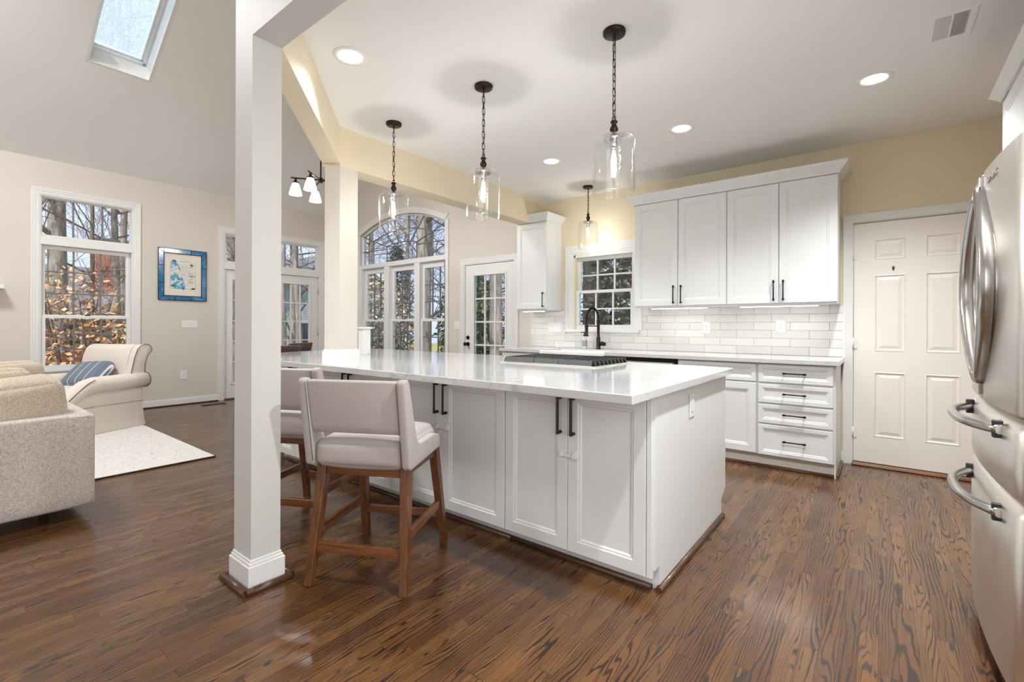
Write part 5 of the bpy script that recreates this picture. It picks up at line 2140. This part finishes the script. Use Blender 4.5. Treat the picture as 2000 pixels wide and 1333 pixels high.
vs, fs = [], []
for i in range(N_ + 1):
    for j in range(N_ + 1):
        x, y = -75 + 100 * i / N_, -30 + 110 * j / N_
        vs.append((x, y, min(gh(x, y), -.35)))
for i in range(N_):
    for j in range(N_):
        a = i * (N_ + 1) + j
        fs.append((a, a + N_ + 1, a + N_ + 2, a + 1))
mb.add(vs, fs, True)
struct(mb.obj('ground', 'lawn'), 'dry winter lawn outside the windows', 'lawn')

# small landing and railing outside the garden door
mb = MB()
for i in range(11):
    y0 = 5.20 + i * .145
    mb.box((-6.3, y0, -.19), (-3.72, y0 + .138, -.15), .003)
t = thing('deck', 'red-stained wooden landing outside the garden door', 'deck', (-5.0, 6.0, -.2))
mb.obj('deck_boards', 'deck', t)
for x in (-6.2, -5.0, -3.8):
    MB().box((x - .045, 6.66, GZ - .3), (x + .045, 6.75, -.19), .004).obj('post', 'deck', t)
t = thing('stair_rail', 'red-stained sloping handrail outside the garden door', 'handrail', (-5.7, 6.6, -.15))
mb = MB()
bar(mb, (-6.2, 6.68, .30), (-5.05, 6.60, .80), .10, .045)
mb.obj('handrail', 'deck', t)
mb = MB()
bar(mb, (-6.2, 6.68, .0), (-5.05, 6.60, .50), .04, .09)
mb.obj('lower_rail', 'deck', t)
for (x, y, zt) in ((-5.08, 6.60, .78), (-6.15, 6.68, .30)):
    MB().box((x - .045, y - .045, -.15), (x + .045, y + .045, zt), .004).obj('post', 'deck', t)

# neighbouring houses
t = thing('neighbor_house', 'grey house with brick chimney seen through the tall left window', 'house', (-28, 2, GZ))
MB().box((-34, -7, GZ - .8), (-26, 9.4, 1.65), .02).obj('walls', 'siding', t)
mb = MB()
rf = [(-25.4, 1.45), (-30, 3.75), (-34.6, 1.45), (-34.6, 1.62), (-30, 3.95), (-25.4, 1.65)]
mb.prism(rf, -7.5, 9.8, (0, 2))
mb.obj('roof', 'roof', t)
MB().box((-28.2, 5.0, 1.0), (-27.2, 6.2, 4.9), .02).obj('chimney', 'brick', t)
MB().box((-28.3, 4.9, 4.9), (-27.1, 6.3, 5.05), .02).obj('chimney_cap', 'roof', t)
MB().box((-26.02, -7, GZ - .6), (-25.98, 9.4, .2)).obj('brick_base', 'brick', t)
for y in (1.6, 3.4, 5.6, 7.8):
    mb = MB().box((-25.97, y - .08, .1), (-25.93, y + .98, 1.28), .01)
    f_ = mb.obj('window', 'trim', t)
    MB().box((-25.95, y, .18), (-25.91, y + .9, 1.2)).obj('pane', 'pane_dark', f_)
MB().box((-25.5, -7.5, 1.40), (-25.35, 9.8, 1.56), .01).obj('gutter', 'trim', t)
t = thing('neighbor_house', 'pale blue house with lap siding seen through the glazed double door', 'house', (-27, 15, GZ))
mb = MB().prism([(11.2, GZ - 1), (19.0, GZ - 1), (19.0, 2.9), (15.1, 5.2), (11.2, 2.9)], -32, -24, (1, 2))
mb.obj('walls', 'siding2', t)
mb = MB().prism([(10.8, 2.66), (15.1, 5.2), (19.4, 2.66), (19.4, 2.85), (15.1, 5.42), (10.8, 2.85)], -32.4, -23.6, (1, 2))
mb.obj('roof', 'roof', t)
for y in (12.6, 16.2):
    mb = MB().box((-23.98, y - .08, -.2), (-23.93, y + .98, 1.4), .01)
    f_ = mb.obj('window', 'trim', t)
    MB().box((-23.95, y, -.12), (-23.91, y + .9, 1.32)).obj('pane', 'pane_dark', f_)


OFFSET = [Vector((0, 0, 0))]


def in_house(p):
    q = p + OFFSET[0]
    return -8.9 < q.x < 1.9 and -4.0 < q.y < 6.0 and q.z < 9.0


def grow_branch(mb, p, d, L, r, depth, R, droop=0.0):
    segs = 3 if depth > 0 else 2
    pts, rs = [p.copy()], [r]
    q, dd = p.copy(), d.copy()
    for i in range(segs):
        dd = (dd + Vector((R.uniform(-.22, .22), R.uniform(-.22, .22), R.uniform(-.10, .22) - droop))).normalized()
        q = q + dd * (L / segs)
        if in_house(q):
            return
        pts.append(q.copy()); rs.append(max(.005, r * (1 - .75 * (i + 1) / segs)))
    mb.tube(pts, rs, 5 if depth > 1 else 3, caps=False)
    if depth > 0:
        for k in range(R.randint(3, 5)):
            a = R.uniform(.25, 1.0)
            i = min(int(a * segs), segs - 1)
            b = pts[i].lerp(pts[i + 1], a * segs - i)
            nd = (dd + Vector((R.uniform(-1, 1), R.uniform(-1, 1), R.uniform(-.4, .6)))).normalized()
            grow_branch(mb, b, nd, L * R.uniform(.45, .75), r * .45, depth - 1, R, droop)


def bare_tree(lab, x, y, h, r, seed, group=None, lean=(0, 0), first=2.0, nb=14, mat='bark', depth=2, blen=.33):
    R = random.Random(seed)
    z0 = gh(x, y) - .3
    t = thing('bare_tree', lab, 'tree', (x, y, z0), 0, group)
    pts, rs = [], []
    n_ = 9
    for i in range(n_ + 1):
        a = i / n_
        pts.append(Vector((lean[0] * a * h + .03 * h * a * noise.noise(Vector((seed + .5, a * 3, .3))), lean[1] * a * h + .03 * h * a * noise.noise(Vector((a * 3, seed + .5, 5.3))), a * h)))
        rs.append(r * (1.25 if i == 0 else 1) * (1 - .72 * a))
    OFFSET[0] = Vector((x, y, z0))
    MB().tube(pts, rs, 12, caps=False).obj('trunk', mat, t, local=True)
    mb = MB()
    for k in range(nb):
        a = first / h + (1 - first / h) * (k + R.random()) / nb
        i = min(int(a * n_), n_ - 1)
        b = pts[i].lerp(pts[i + 1], a * n_ - i)
        ang = R.uniform(0, 2 * PI)
        d = Vector((math.cos(ang), math.sin(ang), R.uniform(.15, .7))).normalized()
        grow_branch(mb, b, d, h * blen * (1 - .55 * a), rs[i] * .38, depth, R)
    mb.obj('branches', 'twig', t, local=True)
    OFFSET[0] = Vector((0, 0, 0))
    return t


SPEC = [
    ('thick bare tree trunk in the left part of the tall window', -19.3, 2.72, 17, .27, 1, (0, 0), 5.0, 16),
    ('slanting dark bare tree left of the thick trunk in the tall window', -13.9, 1.85, 11, .10, 2, (-.02, -.055), 2.6, 14),
    ('bare tree with forked limbs in front of the brick chimney', -18.0, 3.75, 13, .12, 3, (.0, .01), 3.2, 16),
    ('slender bare tree in the middle of the tall window', -15.2, 2.62, 10, .06, 4, (.0, .045), 2.2, 16),
    ('bare tree trunk seen through the left leaf of the double door', -16.5, 6.4, 15, .18, 5, (0, .01), 3.5, 14),
    ('upright bare trunk in the right leaf of the double door', -12.2, 5.95, 14, .11, 6, (0, 0), 3.5, 12),
    ('leaning bare trunk crossing the right leaf of the double door', -13.1, 7.0, 13, .09, 7, (-.01, -.05), 3.5, 12),
    ('thick pale trunk in the right half of the arched window', -10.75, 9.4, 19, .27, 8, (.0, .005), 5.5, 16),
    ('bare trunk in the middle unit of the arched window', -9.1, 7.9, 14, .13, 9, (.03, 0), 4.5, 12),
    ('bare trunk at the right edge of the arched window', -10.3, 11.6, 15, .16, 10, (-.01, 0), 4.0, 16),
    ('tall trunk in the middle column of the garden door panes', -7.75, 9.25, 17, .19, 12, (0, 0), 4.5, 14),
    ('rough thick trunk at the left side of the sink window', -4.05, 7.55, 15, .21, 13, (0, 0), 4.5, 12),
    ('bare tree beyond the left unit of the arched window', -14.2, 9.0, 14, .14, 14, (0, 0), 3.2, 16),
]
for (lab, x, y, h, r, sd, ln, fi, nb) in SPEC:
    bare_tree(lab, x, y, h, r, sd, None, ln, fi, nb, 'bark' if sd not in (2, 4) else 'bark2', 3)
far = [bare_tree('slim bare tree in the woods behind the garden', -30 + 3 * i, 26, 12 + i, .13, 40 + i, 'bare trees of the woods behind the garden', (0, 0), 1.6, 20, 'bark', 2, .36) for i in range(3)]
k_ = 0
for i in range(34):
    a = math.radians(-9 + 68 * (i + .5 + rnd.uniform(-.3, .3)) / 34 + 90 - 4)
    # ring of trees round the back and left of the house
    ang = math.radians(100 + 92 * (i + rnd.uniform(-.35, .35)) / 34)
    rad = rnd.uniform(17, 34)
    x, y = rad * math.cos(ang) - 1, rad * math.sin(ang) + 1
    if -37 < x < -21 and -10 < y < 22:
        continue
    if i < 3 and k_ < 3:
        far[k_].location = (x, y, gh(x, y) - .3); k_ += 1
        continue
    dup(far[i % 3], (x, y, gh(x, y) - .3), rnd.uniform(0, 6.28))


def leaves(mb, n_, cen, rad, size, R, flat=1.0, zbias=0.0, hollow=.35, aspect=.55):
    for i in range(n_):
        while True:
            p = Vector((R.uniform(-1, 1), R.uniform(-1, 1), R.uniform(-1, 1)))
            if hollow < p.length < 1 and R.random() > zbias * (p.z + 1) / 2:
                break
        p = Vector((cen[0] + p.x * rad[0], cen[1] + p.y * rad[1], cen[2] + p.z * rad[2]))
        u = Vector((R.gauss(0, 1), R.gauss(0, 1), R.gauss(0, .6) * flat - .3)).normalized()
        w = u.cross(Vector((R.gauss(0, 1), R.gauss(0, 1), R.gauss(0, 1)))).normalized()
        s = size * R.uniform(.6, 1.3)
        mb.add([p, p + u * s * .5 + w * s * aspect * .5, p + u * s, p + u * s * .5 - w * s * aspect * .5], [(0, 1, 2, 3)])


def bush(name, lab, cat, cen, rad, n_, size, mat, seed, zbias=0.0, stems=6, hollow=.3, aspect=.55):
    R = random.Random(seed)
    z0 = gh(cen[0], cen[1])
    t = thing(name, lab, cat, (cen[0], cen[1], z0))
    mb = MB(); leaves(mb, n_, cen, rad, size, R, 1.0, zbias, hollow, aspect)
    mb.obj('leaves', mat, t)
    mb = MB()
    for i in range(stems):
        a = R.uniform(0, 6.28)
        tip = Vector((cen[0] + rad[0] * .8 * math.cos(a), cen[1] + rad[1] * .8 * math.sin(a), cen[2] + rad[2] * R.uniform(.1, .8)))
        b = Vector((cen[0], cen[1], z0 - .1))
        mid = b.lerp(tip, .5) + Vector((0, 0, .3))
        mb.tube([b, mid, tip], [.03, .02, .006], 5, caps=False)
        for k in range(5):
            p = mid.lerp(tip, R.random())
            grow_branch(mb, p, Vector((R.uniform(-1, 1), R.uniform(-1, 1), .3)).normalized(), .6, .008, 1, R)
    mb.obj('stems', 'bark2', t)
    return t


bush('beech_shrub', 'shrub with dry tan beech leaves outside the tall left window', 'shrub', (-10.7, 2.0, .45), (1.0, 1.3, 1.45), 2600, .12, 'leaf_brown', 21, .85)
bush('beech_shrub', 'leafy tan branch cluster higher in the tall left window', 'shrub', (-10.9, 1.75, 1.75), (.6, .65, .45), 110, .12, 'leaf_brown', 22, 0)
bush('beech_shrub', 'pale dry-leaved shrub in the left unit of the arched window', 'shrub', (-8.9, 6.55, .75), (.75, .75, 1.75), 2400, .11, 'leaf_pale', 23, .3)
bush('evergreen_shrub', 'dark evergreen shrub at the right side of the sink window', 'shrub', (-3.15, 8.1, 1.2), (1.25, .9, 2.9), 5200, .19, 'leaf_green', 24, 0, 4, .1)
bush('evergreen_shrub', 'dark green shrub in the left panes of the garden door', 'shrub', (-9.0, 9.6, .9), (.95, .8, 1.9), 4200, .17, 'leaf_green', 25, 0, 4)
bush('evergreen_shrub', 'leafy pale-green shrub low in the sink window', 'shrub', (-3.35, 7.25, 1.1), (1.0, .35, 1.3), 1100, .10, 'leaf_pale', 26, 0, 4)
bush('evergreen_shrub', 'evergreen shrub right of the trunk in the garden door panes', 'shrub', (-7.2, 10.6, 1.1), (.8, .8, 1.5), 1600, .13, 'leaf_blue', 29, 0, 4)


def spruce(lab, x, y, h, seed, n_=5200):
    R = random.Random(seed)
    z0 = gh(x, y) - .1
    t = thing('spruce_tree', lab, 'tree', (x, y, z0))
    MB().tube([(x, y, z0), (x, y, z0 + h)], [.14, .02], 8).obj('trunk', 'bark2', t)
    mb = MB()
    for i in range(n_):
        a = R.random() ** .7
        z = z0 + .5 + (h - .5) * (1 - a)
        rr = h * .26 * a * R.uniform(.35, 1) + .04
        ang = R.uniform(0, 6.28)
        p = Vector((x + rr * math.cos(ang), y + rr * math.sin(ang), z))
        u = Vector((math.cos(ang), math.sin(ang), R.uniform(-.6, .1))).normalized()
        w = u.cross(Vector((0, 0, 1))).normalized()
        s = R.uniform(.16, .4)
        mb.add([p, p + u * s * .5 + w * s * .16, p + u * s, p + u * s * .5 - w * s * .16], [(0, 1, 2, 3)])
    mb.obj('needles', 'leaf_blue', t)
    return t


spruce('blue-green spruce low in the arch of the arched window', -16.0, 12.6, 6.0, 31)
spruce('dark spruce beyond the middle of the arched window', -12.5, 13.5, 5.2, 32)
spruce('spruce behind the trunk in the garden door panes', -11.5, 15.0, 6.0, 33, 4000)
